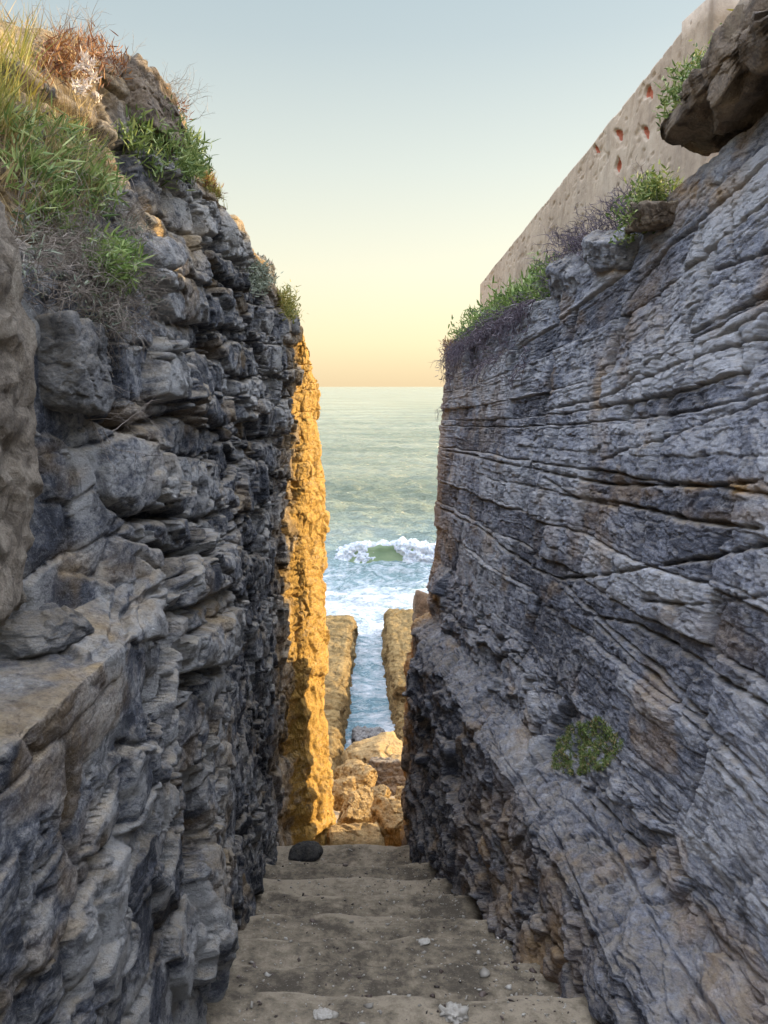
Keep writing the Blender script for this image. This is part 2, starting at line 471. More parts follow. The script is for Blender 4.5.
# ---- left cliff ---------------------------------------------------------------
def stl(y, pts): return [(x, y, z) for x, z in pts]
LEFT = [
 stl(-1.5, [(-1.0,-3.2),(-1.0,-1.9),(-1.0,-.95),(-1.4,-.93),(-1.45,.3),(-2.4,1.6),(-3.6,2.6),(-14,4)]),
 stl(1.5,  [(-1.0,-3.4),(-1.02,-2.0),(-1.03,-.97),(-1.4,-.94),(-1.42,.35),(-2.3,1.4),(-3.5,1.8),(-14,2.8)]),
 stl(2.9,  [(-1.0,-4.1),(-.97,-2.3),(-.97,-.95),(-1.3,-.90),(-1.33,.4),(-2.15,1.5),(-3.2,1.85),(-14,2.8)]),
 stl(3.7,  [(-1.03,-4.5),(-1.0,-2.5),(-1.04,-1.05),(-1.14,-.86),(-1.24,.5),(-2.0,1.62),(-3.1,1.92),(-14,2.8)]),
 stl(4.8,  [(-1.1,-5.0),(-1.08,-2.7),(-1.12,-1.1),(-1.16,-.9),(-1.28,.7),(-1.82,1.82),(-2.9,2.08),(-14,2.9)]),
 stl(6.2,  [(-1.2,-5.6),(-1.2,-3.2),(-1.23,-1.2),(-1.27,-.9),(-1.38,.8),(-1.6,2.06),(-2.6,2.28),(-14,2.9)]),
 stl(7.5,  [(-1.33,-6.2),(-1.33,-3.6),(-1.34,-1.3),(-1.35,-.9),(-1.41,.7),(-1.55,1.8),(-2.5,2.05),(-14,2.6)]),
 stl(9.3,  [(-1.52,-7.2),(-1.5,-4.2),(-1.5,-1.5),(-1.5,-.9),(-1.5,.6),(-1.5,1.66),(-2.4,1.75),(-14,2.2)]),
 stl(11.0, [(-1.66,-8.8),(-1.62,-4.6),(-1.6,-1.5),(-1.58,-.9),(-1.5,.4),(-1.42,1.24),(-2.4,1.32),(-14,1.8)]),
 stl(13.25, [(-1.74,-10.5),(-1.68,-5.2),(-1.52,-1.8),(-1.48,-1.0),(-1.38,.2),(-1.32,.9),(-2.3,.95),(-14,1.4)]),
 [(-1.25,13.8,-11.6),(-1.34,13.75,-5.4),(-1.27,13.7,-1.9),(-1.26,13.7,-1.0),(-1.24,13.7,.15),(-1.26,13.6,.78),(-2.3,13.7,.9),(-14,13.7,1.2)],
 [(-.80,14.9,-12.0),(-1.08,14.8,-5.4),(-1.06,14.7,-1.9),(-1.09,14.6,-1.0),(-1.12,14.5,.05),(-1.22,14.2,.55),(-2.4,14.2,.8),(-14,14.4,1.1)],
 [(-1.6,16.3,-12.2),(-1.6,15.8,-5.4),(-1.6,15.3,-1.9),(-1.6,15.2,-1.0),(-1.6,15.0,.0),(-1.7,14.6,.5),(-2.7,14.8,.7),(-14,15.0,1.0)],
 [(-5,18.0,-12.4),(-5,17.4,-5.4),(-5,17.0,-1.9),(-5,16.9,-1.0),(-5,16.6,.0),(-5,16.2,.4),(-5.2,15.6,.6),(-14,15.4,.9)],
 [(-16,20.0,-12.6),(-16,19.2,-5.4),(-16,18.8,-1.9),(-16,18.5,-1.0),(-16,18.3,.0),(-16,18,.4),(-16,17,.6),(-16.5,16.5,.9)],
]
colsL = [24, 64, 70, 60, 66, 70, 76, 76, 72, 46, 48, 30, 20, 12]
rowsL = [130, 150, 60, 150, 130, 60, 24]
PL = loft(LEFT, colsL, rowsL)
NL = grid_normals(PL, False)
if NL[300, 200, 0] < 0: NL = -NL; flipL = True
else: flipL = False
surfL = Surf(PL)

def plan_arc(P):
    c = P[:, P.shape[1] // 3, :2]
    s = np.concatenate([[0], np.cumsum(np.linalg.norm(np.diff(c, axis=0), axis=1))])
    return np.repeat(s[:, None], P.shape[1], 1).ravel()

def build_left():
    P = surfL.P; N = NL.reshape(-1, 3)
    arc = plan_arc(PL)
    y, z = P[:, 1], P[:, 2]
    vv = np.repeat(np.linspace(0, 1, PL.shape[1])[None, :], PL.shape[0], 0).ravel()
    W1 = fbm(P * .9, 1, 4); W2 = fbm(P * 3.1, 5, 4); W3 = fbm(P * 2.2 + 40, 9, 3)
    b = z - .055 * y + .09 * W1 + .010 * W2
    a = arc + .35 * (z) * .35 + .12 * W3 + .02 * W2
    # how blocky: thick blocks high up and near, thin leafy beds low down
    hi = sstep(-3.2, -.6, z + .25 * W1)
    h1, g1, e1, r1 = beds(b, a, 11, .50, 1.3, .075, .008, .13, .10, .42, jw=.035)
    h2, g2, e2, r2 = beds(b + .02 * W2, a * 1.0 + 3, 23, .17, .9, .010, .004, .026, .05, .6, jw=.012)
    b3 = z + .16 * y + .10 * W1 + .05 * W2                       # low beds rise to the sea
    h3, g3, e3, r3 = beds(b3, a, 37, .13, .9, .008, .004, .020, .05, .6)
    h4, g4, e4, r4 = beds(b3 + .03 * W2, a + 9, 41, .50, 1.3, .055, .008, .10, .10, .45, jw=.03)
    blk = sstep(-.05, .35, fbm(P * 1.1 + 70, 61, 3))              # areas that are whole, areas that are shattered
    D = hi * (h1 - g1 + (h2 - g2) * (.10 + .7 * blk)) + (1 - hi) * (h4 - g4 + (h3 - g3) * (.15 + .8 * blk))
    C = np.stack([P[:, 0], a, np.where(hi > .5, b, b3)], 1)
    D += facet(C * np.array([2, 1.9, 2.5]) + W2[:, None] * .2, 401, .10, .026, .05, .018)
    D += facet(C * np.array([6, 5.5, 8]) + W2[:, None] * .3, 431, .018, .005, .008, .04)
    D += facet(C * np.array([16, 14, 24]), 461, .006, .0015, .002, .1)
    D += .025 * W1 + .003 * fbm(P * 4, 15, 4)
    D += .002 * fbm(P * 24, 44, 2)
    # traced blocks
    blocks = [
     (.13, [(30,428),(77,448),(90,482),(68,500),(41,499)]), (.12, [(92,420),(142,446),(153,486),(129,518),(99,500)]),
     (.15, [(150,336),(172,347),(187,405),(142,398)]), (.14, [(174,344),(215,366),(226,422),(193,430),(172,409)]),
     (.09, [(150,452),(206,460),(232,503),(189,521),(150,497)]), (.13, [(137,521),(172,516),(210,538),(189,553),(137,543)]),
     (.14, [(234,396),(279,409),(296,430),(258,436)]), (.11, [(241,460),(262,465),(258,508),(234,512)]),
     (.15, [(189,202),(223,211),(245,258),(223,260)]), (.14, [(193,241),(241,275),(241,292),(215,280)]),
     (.14, [(245,241),(275,275),(275,301),(241,260)]), (.12, [(120,243),(172,258),(241,330),(163,320)]),
     (.13, [(161,560),(219,556),(221,586),(163,616)]), (.12, [(172,642),(223,605),(228,659),(172,676)]),
     (.13, [(110,540),(150,548),(152,590),(120,612),(96,590)]), (.10, [(126,560),(165,600),(160,640),(128,640)]),
     (.12, [(60,570),(108,585),(112,640),(86,660),(60,640)]), (.10, [(128,745),(152,745),(150,815),(126,835)]),
     (.10, [(100,860),(124,842),(126,960),(90,1010)]), (.08, [(176,690),(215,670),(200,760),(170,780)]),
     (.10, [(205,330),(250,352),(262,380),(225,372)]), (.12, [(250,330),(292,352),(298,385),(262,372)]),
     (.10, [(190,560),(225,545),(262,560),(238,600)]), (.09, [(236,440),(292,450),(298,480),(268,475)]),
    ]
    jx = surfL.px + 5 * pn(P * 6, 81) + 3 * pn(P * 17, 82); jy = surfL.py + 5 * pn(P * 6 + 30, 83) + 3 * pn(P * 17 + 9, 84)
    vis = surfL.ok & (y < 13.2)
    tone = np.full(len(P), .5)
    for k, (am, poly) in enumerate(blocks):
        m = np.where(vis & (np.abs(jx - np.mean([p[0] for p in poly])) < 90) & (np.abs(jy - np.mean([p[1] for p in poly])) < 120))[0]
        sd = poly_sd(jx[m], jy[m], poly) * surfL.d[m] / F
        up = sstep(-.003, .012, sd); ring = np.exp(-((sd + .010) / .012) ** 2)
        D[m] = D[m] * (1 - .35 * up) + am * .9 * up * (.8 + .2 * sstep(0, .12, sd)) - .05 * ring
        tone[m] += up * (.28 * (h01(np.full(1, k), np.full(1, 2), 5)[0] - .5))
    # long dark slots
    carve(D, P, surfL, [
     (.045, .22, [(160,616),(190,602),(221,586)]), (.04, .18, [(172,676),(200,672),(228,661)]),
     (.04, .14, [(300,492),(270,510),(240,530),(205,560)]), (.035, .12, [(296,520),(262,552),(232,592),(215,640)]),
     (.03, .12, [(165,690),(158,760),(165,840),(140,900)]), (.03, .12, [(212,600),(206,680),(192,760),(196,830)]),
     (.05, .15, [(105,505),(135,522),(175,516)]), (.05, .16, [(95,415),(130,430),(175,412),(228,430)]),
     (.04, .14, [(228,425),(262,440),(298,430)]), (.035, .12, [(0,800),(14,860),(22,940)]), (.03, .1, [(60,1010),(100,930),(104,840)]),
    ])
    end = sstep(13.2, 13.5, y + .3 * W3 + .12 * W2)                        # the weathered sea end, honeycombed
    hon = .6 * ridge(P * np.array([4.2, 4.2, 3.2]), 52, 3)
    knob = fbm(P * np.array([3, 3, 4.5]), 53, 3)
    D = D * (1 - .55 * end) + end * (.025 * knob - .018 * np.clip(hon - .3, 0, 1) + .008 * fbm(P * 11, 54, 3) + facet(P * np.array([2.2, 2.2, 3.2]), 57, .05, .022, .03, .04) + facet(P * np.array([7, 7, 10]), 59, .014, .004, .008, .05))
    fade = sstep(.0, .06, vv) * 1.0
    cap = sstep(.80, .90, vv)
    D = D * (1 - .8 * cap) + cap * .12 * fbm(P * 1.4, 71, 4)
    # the flat-topped ledge by the path and the smooth face above it
    led = sstep(4.1, 3.3, y)
    D *= 1 - led * sstep(-1.35, -1.15, z) * .8
    D *= 1 - led * sstep(-1.2, -1.5, z) * .45
    # upper soil bank near the path
    bank = sstep(4.2, 3.3, y) * sstep(.35, .7, z)
    D = D * (1 - .4 * bank) + bank * .05 * fbm(P * 5, 73, 3)
    V = P + N * D[:, None]
    tone += .50 * (np.where(hi > .5, r1, r4) - .5) + .30 * W1 + .2 * W2
    tone -= .5 * sstep(5.6, 5.0, y) * sstep(.6, .9, z) * sstep(1.9, 1.6, z)  # rock colour darkened here to dim a sunlit patch of the bank
    tone += .50 * sstep(-1.2, -3.0, z) * sstep(9, 4, y) * sstep(-.1, .4, fbm(P * np.array([2, 2, 3]), 92, 3))
    och = np.maximum(end * .95, .40 * sstep(11.6, 13.3, y + .9 * W3))
    och = np.maximum(och, .55 * cap + .35 * bank)
    W5 = fbm(P * 2.6, 95, 3)
    och = np.maximum(och, .20 * sstep(.25, .55, fbm(P * np.array([1.5, 1.2, 2.4]) + 5, 96, 4)) * sstep(11, 9, y))
    for (cx, cy, rr, s) in [(70,575,24,.40),(60,665,60,.30),(150,232,26,.6),(100,650,40,.4),(175,250,22,.6),(150,470,20,.25),(120,600,34,.45),(215,745,30,.3),(195,615,25,.4)]:
        q = np.exp(-((surfL.px - cx) ** 2 + (surfL.py - cy) ** 2) / rr ** 2) * vis
        och = np.maximum(och, s * q * sstep(-.25, .3, W5 + .6 * W2))
    me = mesh_np('cliff', V, grid_faces(*PL.shape[:2], flip=flipL))
    attr(me, 'tone', tone); attr(me, 'ochre', np.clip(och, 0, 1))
    o = link('rock_cliff', me, M['rock_dark'])
    tag(o, 'dark slate cliff of rough jutting blocks with a sunlit ochre sea end', 'cliff')
    return o, V

cliff_l, VL = build_left()
surfLd = Surf(VL.reshape(PL.shape))

# ---- right cliff --------------------------------------------------------------
RIGHT = [
 stl(-1.5, [(1.4,-3.0),(1.6,-2.55),(1.95,-2.35),(2.1,-2.0),(2.3,-.3),(2.75,1.8),(3.9,2.0),(16,2.2)]),
 stl(2.0,  [(1.2,-3.6),(1.38,-2.85),(1.75,-2.63),(1.85,-2.3),(2.05,-.3),(2.5,1.75),(3.6,1.8),(16,2)]),
 stl(4.1,  [(.97,-4.5),(1.17,-3.02),(1.58,-2.78),(1.68,-2.45),(1.9,-.3),(2.33,1.68),(3.4,1.72),(16,1.9)]),
 stl(6.0,  [(.86,-5.5),(1.06,-3.20),(1.42,-2.94),(1.52,-2.5),(1.72,-.5),(2.1,1.45),(3.2,1.5),(16,1.8)]),
 stl(8.3,  [(.63,-6.7),(.84,-3.45),(1.20,-3.18),(1.30,-2.55),(1.42,-.8),(1.6,.9),(2.9,1.2),(16,1.6)]),
 stl(11.0, [(.40,-8.3),(.60,-3.62),(.96,-3.40),(1.05,-2.6),(1.14,-1.0),(1.27,.72),(2.6,.95),(16,1.4)]),
 stl(13.0, [(.30,-10.5),(.45,-3.85),(.74,-3.65),(.83,-2.8),(.88,-1.2),(.98,.55),(2.4,.75),(16,1.2)]),
 [(.42,14.4,-11.8),(.52,14.3,-4.1),(.80,13.8,-3.8),(.88,13.6,-2.9),(.95,13.6,-1.2),(1.08,13.5,.5),(2.5,13.5,.7),(16,13.5,1.1)],
 [(1.6,14.9,-12),(1.6,14.8,-4.2),(1.6,14.4,-3.9),(1.6,14.2,-3.0),(1.7,14.2,-1.2),(1.8,14.1,.45),(2.8,13.9,.65),(16,13.9,1.0)],
 [(5,15.0,-12.2),(5,14.9,-4.2),(5,14.8,-3.9),(5,14.8,-3.0),(5,14.8,-1.2),(5,14.7,.4),(5.2,14.3,.6),(16,14.2,.9)],
 [(17,16,-12.4),(17,15.9,-4.2),(17,15.8,-3.9),(17,15.8,-3.0),(17,15.7,-1.2),(17,15.5,.4),(17,15,.6),(17.5,14.8,.9)],
]
colsR = [24, 120, 120, 130, 110, 74, 36, 30, 16, 10]
rowsR = [200, 70, 70, 240, 260, 60, 24]
PR = loft(RIGHT, colsR, rowsR)
NR = grid_normals(PR, False)
flipR = False
if NR[200, 350, 0] > 0: NR = -NR; flipR = True
surfR = Surf(PR)

def build_right():
    P = surfR.P; N = NR.reshape(-1, 3)
    arc = plan_arc(PR); y, z = P[:, 1], P[:, 2]
    vv = np.repeat(np.linspace(0, 1, PR.shape[1])[None, :], PR.shape[0], 0).ravel()
    W1 = fbm(P * .8, 101, 4); W2 = fbm(P * 3.0, 105, 4); W3 = fbm(P * 1.7 + 40, 109, 3)
    nb = sum(rowsR[:3]) / sum(rowsR)
    low = sstep(nb + .012, nb - .02, vv + .008 * W1)                   # bench and foot
    dip = .045 + .25 * sstep(-.9, 1.1, z)
    b = z + dip * (y - 4.8) + .035 * W1 + .006 * W2
    a = arc + .25 * z + .10 * W3 + .01 * W2
    h1, g1, e1, r1 = beds(b, a, 203, .48, 1.3, .026, .0055, .080, .03, .6, jw=.035)
    h2, g2, e2, r2 = beds(b + .012 * W2, a + 5, 211, .18, .9, .008, .004, .024, .02, .7, jw=.014)
    h5, g5, e5, r5 = beds(b + .004 * W2, a + 1, 217, .06, .6, .002, .003, .007, .01, .6)
    thin = sstep(-.25, .15, fbm(P * np.array([.9, .9, 1.6]) + 20, 163, 3))
    part = sstep(-.2, .3, fbm(P * 1.3 + 70, 161, 3))
    D = h1 - g1 + (h2 - g2) * (.45 + .7 * part) + (h5 - g5) * thin
    b3 = z + .08 * y + .09 * W1 + .05 * W2 - .55 * P[:, 0]
    h3, g3, e3, r3 = beds(b3, a, 223, .15, .9, .010, .005, .025, .08, .6)
    h4, g4, e4, r4 = beds(b3, a + 2, 229, .40, 1.2, .050, .008, .10, .12, .5, jw=.03)
    DL = h4 - g4 + (h3 - g3) * .8 + .03 * fbm(P * 2.5, 115, 4)
    D = D * (1 - low) + DL * low
    C = np.stack([P[:, 0], a, b - .25 * a * .3], 1)
    D += facet(C * np.array([2, 2.0, 4.5]) + W2[:, None] * .25, 501, .016, .005, .012, .02) * (1 + 2.5 * low)
    D += facet(C * np.array([7, 6, 13]) + W2[:, None] * .35, 531, .011, .004, .009, .04) * (1 + .8 * low)
    D += facet(C * np.array([20, 14, 36]) + W2[:, None] * .5, 561, .006, .002, .003, .08)
    D += .025 * W1 + .003 * fbm(P * 4, 116, 4) + .003 * fbm(P * 24, 144, 2)
    carve(D, P, surfR, [
     (.026, .13, [(434,450),(462,454),(496,462),(544,472),(601,484),(655,485),(707,484),(768,481)]),
     (.024, .11, [(434,455),(486,479),(539,488),(568,496),(616,503),(650,510),(687,520),(768,529)]),
     (.03, .10, [(544,478),(572,498),(612,506)]),
     (.026, .12, [(546,409),(601,397),(640,380),(668,369),(710,352),(768,331)]),
     (.024, .10, [(592,460),(640,443),(687,426),(730,410),(768,397)]),
     (.026, .13, [(556,577),(590,576),(616,572),(650,566),(687,560),(768,544)]),
     (.026, .12, [(429,508),(472,527),(520,565),(558,580),(606,627),(649,666),(678,700),(720,745),(768,795)]),
     (.022, .09, [(560,590),(610,640),(650,680),(700,740),(768,820)]),
     (.026, .12, [(590,615),(630,623),(668,647),(707,671),(745,695),(768,705)]),
     (.02, .08, [(640,600),(690,605),(768,596)]),
     (.10, .08, [(589,505),(584,541),(570,577)]),
     (.07, .09, [(640,345),(641,400),(638,440)]), (.07, .09, [(690,330),(692,380),(695,430)]), (.06, .08, [(735,335),(738,400)]),
     (.08, .09, [(500,330),(499,400),(497,450)]), (.07, .08, [(640,500),(636,560)]), (.06, .08, [(700,562),(705,610),(703,660)]),
     (.07, .08, [(585,345),(584,410),(582,475)]), (.06, .07, [(660,445),(662,482)]), (.06, .08, [(655,290),(660,350)]), (.06, .08, [(700,235),(704,300)]),
     (.07, .08, [(470,400),(469,455)]), (.06, .07, [(745,620),(742,690)]), (.06, .07, [(670,570),(668,650)]),
     (.12, .05, [(601,340),(596,402),(594,460)]),
     (.03, .13, [(595,370),(606,358),(615,308),(637,276),(674,240),(710,213),(768,160)]),
     (.026, .12, [(610,396),(655,358),(700,330),(730,312),(768,290)]),
     (.022, .10, [(700,345),(730,330),(768,305)]),
     (.016, .07, [(733,181),(733,220),(734,254),(736,299)]),
     (.02, .09, [(690,285),(710,272),(740,262),(768,252)]),
     (.018, .08, [(640,352),(660,335),(684,310),(712,288)]),
     (.014, .06, [(502,330),(501,380),(498,440)]), (.014, .06, [(620,570),(626,600),(632,640)]),
     (.016, .07, [(705,560),(708,600),(702,650)]), (.016, .06, [(755,520),(752,560),(754,600)]),
     (.025, .07, [(505,640),(535,700),(572,770),(640,850),(690,960)]), (.022, .06, [(560,790),(612,845),(655,925),(720,1020)]),
     (.018, .05, [(470,680),(494,745),(545,815),(585,905),(640,1010)]),
    ])
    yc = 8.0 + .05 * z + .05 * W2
    D -= .15 * (1 - low) * sstep(.11, .07, np.abs(y - yc - .02)) * (.75 + .25 * np.sin(z * 7)) * sstep(-2.9, -2.4, z)
    D -= .05 * (1 - low) * sstep(.0, .03, y - yc) * sstep(.9, .1, y - yc)
    # the near dark column below the bench is split by tall clefts
    carve(D, P, surfR, [(.05, .16, [(425,700),(437,780),(450,850),(470,900)]), (.05, .14, [(412,730),(414,800),(416,860)]), (.05, .14, [(470,760),(490,850),(520,940)])])
    end = sstep(13.15, 13.5, y + .2 * W3)
    D = D * (1 - .4 * end) + end * (.05 * fbm(P * np.array([3, 3, 4.5]), 153, 3) + .03 * fbm(P * 11, 154, 3))
    capv = (sum(rowsR[:5]) + 14) / sum(rowsR)
    cap = sstep(capv, capv + .05, vv)
    D = D * (1 - .8 * cap) + cap * .10 * fbm(P * 1.4, 171, 4)
    V = P + N * D[:, None]
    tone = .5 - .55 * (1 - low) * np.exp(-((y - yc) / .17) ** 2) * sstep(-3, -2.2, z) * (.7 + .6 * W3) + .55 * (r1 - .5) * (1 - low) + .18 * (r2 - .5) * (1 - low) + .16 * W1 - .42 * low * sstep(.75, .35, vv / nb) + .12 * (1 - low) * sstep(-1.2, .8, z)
    och = np.maximum(end * .75, .45 * cap)
    W5 = fbm(P * 2.6, 195, 3)
    och = np.maximum(och, .30 * sstep(.30, .6, fbm(P * np.array([1.5, 1.2, 1.8]) + 5, 196, 4)))
    edge = sstep(12.2, 13.0, y + .4 * W3) * .35  # warm bounce light put into the colour of the far edge
    och = np.maximum(och, edge)
    for (cx, cy, rx, ry, s) in [(740,488,40,9,.95),(690,487,40,7,.6),(735,515,60,10,.4),(640,492,50,7,.4),(600,400,7,75,.6),(645,300,30,40,.3),(480,400,30,50,.35),(720,640,40,30,.25),(570,540,40,25,.25),(700,185,40,22,.9),(640,215,25,15,.5),(490,850,26,60,.55),(545,950,26,60,.6),(510,890,24,40,.5),(615,270,18,10,.6)]:
        q = np.exp(-((surfR.px - cx) / rx) ** 2 - ((surfR.py - cy) / ry) ** 2) * surfR.ok
        och = np.maximum(och, s * q * sstep(-.5, .5, W5 + .1))
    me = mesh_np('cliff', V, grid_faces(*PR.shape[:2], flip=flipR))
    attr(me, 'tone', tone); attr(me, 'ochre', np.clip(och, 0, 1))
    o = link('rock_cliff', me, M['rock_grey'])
    tag(o, 'bluish grey layered cliff with long cracks and a sloping foot ledge beside the steps', 'cliff')
    return o, V

cliff_r, VR = build_right()
surfRd = Surf(VR.reshape(PR.shape))

# ------------------------------------------------------------------ rocks
_ico = {}
def ico(sub):
    if sub not in _ico:
        bm = bmesh.new(); bmesh.ops.create_icosphere(bm, subdivisions=sub, radius=1)
        bm.verts.ensure_lookup_table()
        _ico[sub] = (np.array([v.co[:] for v in bm.verts]), np.array([[v.index for v in f.verts] for f in bm.faces])); bm.free()
    return _ico[sub]

def rock_mesh(name, size, seed, planes=10, boxy=.0, sub=6, rough=.06, sharp=20, rot=(0, 0, 0), fine=.012):
    """a broken rock: the space inside a handful of planes, worn and pitted; size = half extents"""
    rs = np.random.RandomState(seed)
    d, f = ico(sub)
    ns = []; ds = []
    for ax in range(3):
        for s in (-1, 1):
            n = np.zeros(3); n[ax] = s; n += rs.randn(3) * .16 * (1 - .6 * boxy); ns.append(n / np.linalg.norm(n)); ds.append(1.0)
    for _ in range(planes):
        n = rs.randn(3); n /= np.linalg.norm(n); ns.append(n); ds.append((.82 + .3 * rs.rand()) * (1 + .32 * boxy))
    ns = np.array(ns); ds = np.array(ds)
    dots = np.clip(d @ ns.T, 1e-3, None) / ds
    r = 1 / (np.sum(dots ** sharp, 1) ** (1 / sharp))               # soft minimum
    V = d * r[:, None] * np.array(size)
    sz = np.mean(size)
    nrm = d / np.array(size); nrm /= np.linalg.norm(nrm, axis=1, keepdims=True)
    q = V / sz
    h = sz * facet(q * np.array([2.6, 2.6, 3.4]) + seed, seed + 20, rough * 1.6, rough * .4, rough * .3, .05) + rough * sz * (fbm(q * 1.6 + seed, seed, 4) + .6 * ridge(q * np.array([2.2, 2.2, 5]) + seed, seed + 3, 3) * .5) + fine * sz * fbm(q * 9, seed + 9, 3)
    V = V + nrm * h[:, None]
    Rm = np.array(Euler(rot).to_matrix())
    return mesh_np(name, V @ Rm.T, f)

def add_rock(name, loc, size, seed, mat, label=None, cat=None, group=None, parent=None, **kw):
    o = link(name, rock_mesh(name, size, seed, **kw), mat, parent)
    o.location = loc
    if label: tag(o, label, cat, group)
    return o

# blocks that jut out of the left cliff belong to it
def block(px, py, d, size, seed, mat='rock_block', rot=(0, 0, 0), dx=0, **kw):
    p = ray(px, py, d); p[0] += dx
    return add_rock('rock_block', tuple(p), size, seed, M[mat], parent=cliff_l, **kw)
block(58, 368, 3.35, (.21, .24, .17), 5, rot=(.3, .28, .35), boxy=.7, dx=-.02, rough=.06)
block(20, 633, 3.02, (.24, .20, .075), 6, rot=(.05, -.10, .1), boxy=.8, dx=-.04, rough=.06)
block(168, 208, 6.5, (.26, .45, .17), 7, mat='rock_dark_plain' if 'rock_dark_plain' in M else 'rock_block', rot=(.12, .1, 0), boxy=.7, dx=-.10)
block(131, 106, 5.6, (.24, .35, .21), 8, mat='rock_brown', rot=(0, .08, .2), boxy=.8, dx=-.02)
block(82, 110, 5.6, (.22, .3, .25), 9, rot=(.1, .1, .3), boxy=.6, dx=-.1)
block(95, 155, 5.3, (.13, .2, .11), 10, rot=(.1, .1, .3), boxy=.6, dx=-.05)
block(45, 350, 3.3, (.13, .16, .07), 12, rot=(.2, .1, 0), boxy=.6, dx=-.15)
block(208, 228, 7.9, (.2, .5, .16), 14, rot=(.1, .1, 0), boxy=.7, dx=-.12)
block(232, 245, 9.2, (.2, .5, .2), 15, rot=(.1, .1, 0), boxy=.7, dx=-.1)
block(262, 275, 10.8, (.22, .5, .22), 16, rot=(.1, .1, 0), boxy=.7, dx=-.1)
block(288, 318, 12.6, (.22, .45, .22), 17, rot=(.1, .1, 0), boxy=.7, dx=-.08)
block(120, 400, 4.5, (.14, .22, .12), 18, rot=(.1, .1, 0), boxy=.6, dx=-.06)
pil = add_rock('plaster_pier', (-1.47, 2.62, -.06), (.215, .42, .76), 21, M['plaster_rock'], parent=cliff_l, boxy=.8, rough=.06, planes=10, sharp=24, rot=(.03, -.05, 0), fine=.02)
pil['label'] = 'pale weathered upright pier of the cliff'

# loose rocks on the right rim
add_rock('rock_slab', (2.80, 5.05, 1.91), (.80, 1.3, .20), 31, M['rock_brown'], 'brown overhanging rock slab lying on the cliff rim in front of the old wall', 'rock', boxy=.75, rough=.10, planes=22, fine=.03, rot=(-.10, .03, .12))
p = ray(578, 282, 7.7); add_rock('loose_rock', tuple(p), (.15, .42, .24), 32, M['rock_pale'], 'tilted blue grey loose rock beside the green succulents on the rim', 'rock', boxy=.7, rot=(.2, -.5, .1))
p = ray(616, 252, 6.8); add_rock('loose_rock', tuple(p), (.19, .34, .15), 33, M['rock_pale'], 'flat grey loose rock below the dry purple twigs on the rim', 'rock', boxy=.7, rot=(.15, -.2, .2))
p = ray(656, 216, 6.1); add_rock('loose_rock', tuple(p), (.17, .28, .09), 34, M['rock_brown'], 'thin tan loose rock under the trailing green plant', 'rock', boxy=.7, rot=(.1, -.15, .2))

# rocks below the steps
BG = 'boulders below the steps'
add_rock('boulder', (-.30, 21.6, -10.55), (.80, .8, .85), 41, M['rock_ochre'], 'largest peaked tan boulder at the back of the heap', 'boulder', BG, planes=9, rot=(.2, .3, .5))
add_rock('boulder', (-.62, 18.6, -9.30), (.42, .45, .38), 42, M['rock_ochre'], 'rounded pitted tan boulder above the pyramid shaped one', 'boulder', BG, planes=14)
add_rock('boulder', (.06, 19.4, -9.5), (.42, .45, .36), 43, M['rock_brown'], 'dark rough boulder between the peaked and the upright boulder', 'boulder', BG, planes=14, rough=.09)
add_rock('boulder', (.36, 20.2, -9.62), (.22, .3, .2), 44, M['rock_ochre'], 'small tan boulder beside the dark rough one', 'boulder', BG, planes=8)
add_rock('boulder', (-.56, 16.3, -8.90), (.36, .40, .38), 45, M['rock_ochre'], 'pyramid shaped golden boulder in the middle of the heap', 'boulder', BG, planes=6, rot=(.5, .5, .2))
add_rock('boulder', (.20, 15.2, -8.60), (.38, .45, .56), 46, M['rock_ochre'], 'upright flat topped tan boulder close to the last step', 'boulder', BG, planes=12, boxy=.3, rot=(.1, -.1, .3))
add_rock('boulder', (-.52, 14.0, -8.42), (.52, .8, .42), 47, M['rock_ochre'], 'low flat sunlit boulder right below the last step', 'boulder', BG, planes=8, boxy=.4, rot=(-.15, 0, .2))
add_rock('boulder', (-.90, 17.0, -8.8), (.28, .3, .3), 48, M['rock_ochre'], 'small wedge boulder against the ochre cliff end', 'boulder', BG, planes=7)
for bx, by, bz, bs, sd_, lab in [(-.20, 15.4, -9.0, .17, 61, 'fist shaped small boulder wedged before the pyramid boulder'), (-.12, 17.6, -9.15, .24, 62, 'small rounded boulder between the pyramid and dark boulders'), (-.95, 19.4, -9.5, .26, 63, 'small boulder tucked behind the rounded one by the ochre wall'), (.52, 17.0, -8.95, .26, 64, 'small brown boulder behind the upright one by the grey cliff')]:
    add_rock('boulder', (bx, by, bz), (bs, bs * 1.1, bs * .85), sd_, M['rock_ochre'], lab, 'boulder', BG, planes=14, rough=.09)
add_rock('wet_rock', (-.36, 24.6, -11.05), (.60, .5, .42), 49, M['rock_wet'], 'dark wet rock washed by foam in the channel', 'rock', planes=10, rough=.08)
add_rock('rock_outcrop', (1.62, 25.6, -8.9), (.62, .9, 1.9), 50, M['rock_brown'], 'reddish brown outcrop standing on the jetty past the end of the grey cliff', 'rock', planes=6, boxy=.7, rough=.05)
p = ray(308, 861, 11.3); add_rock('dark_stone', (float(p[0]), float(p[1]), -6.55), (.26, .21, .13), 51, M['rock_black'], 'black rounded stone lying on the lowest step', 'stone', planes=18, rough=.03, sharp=9)

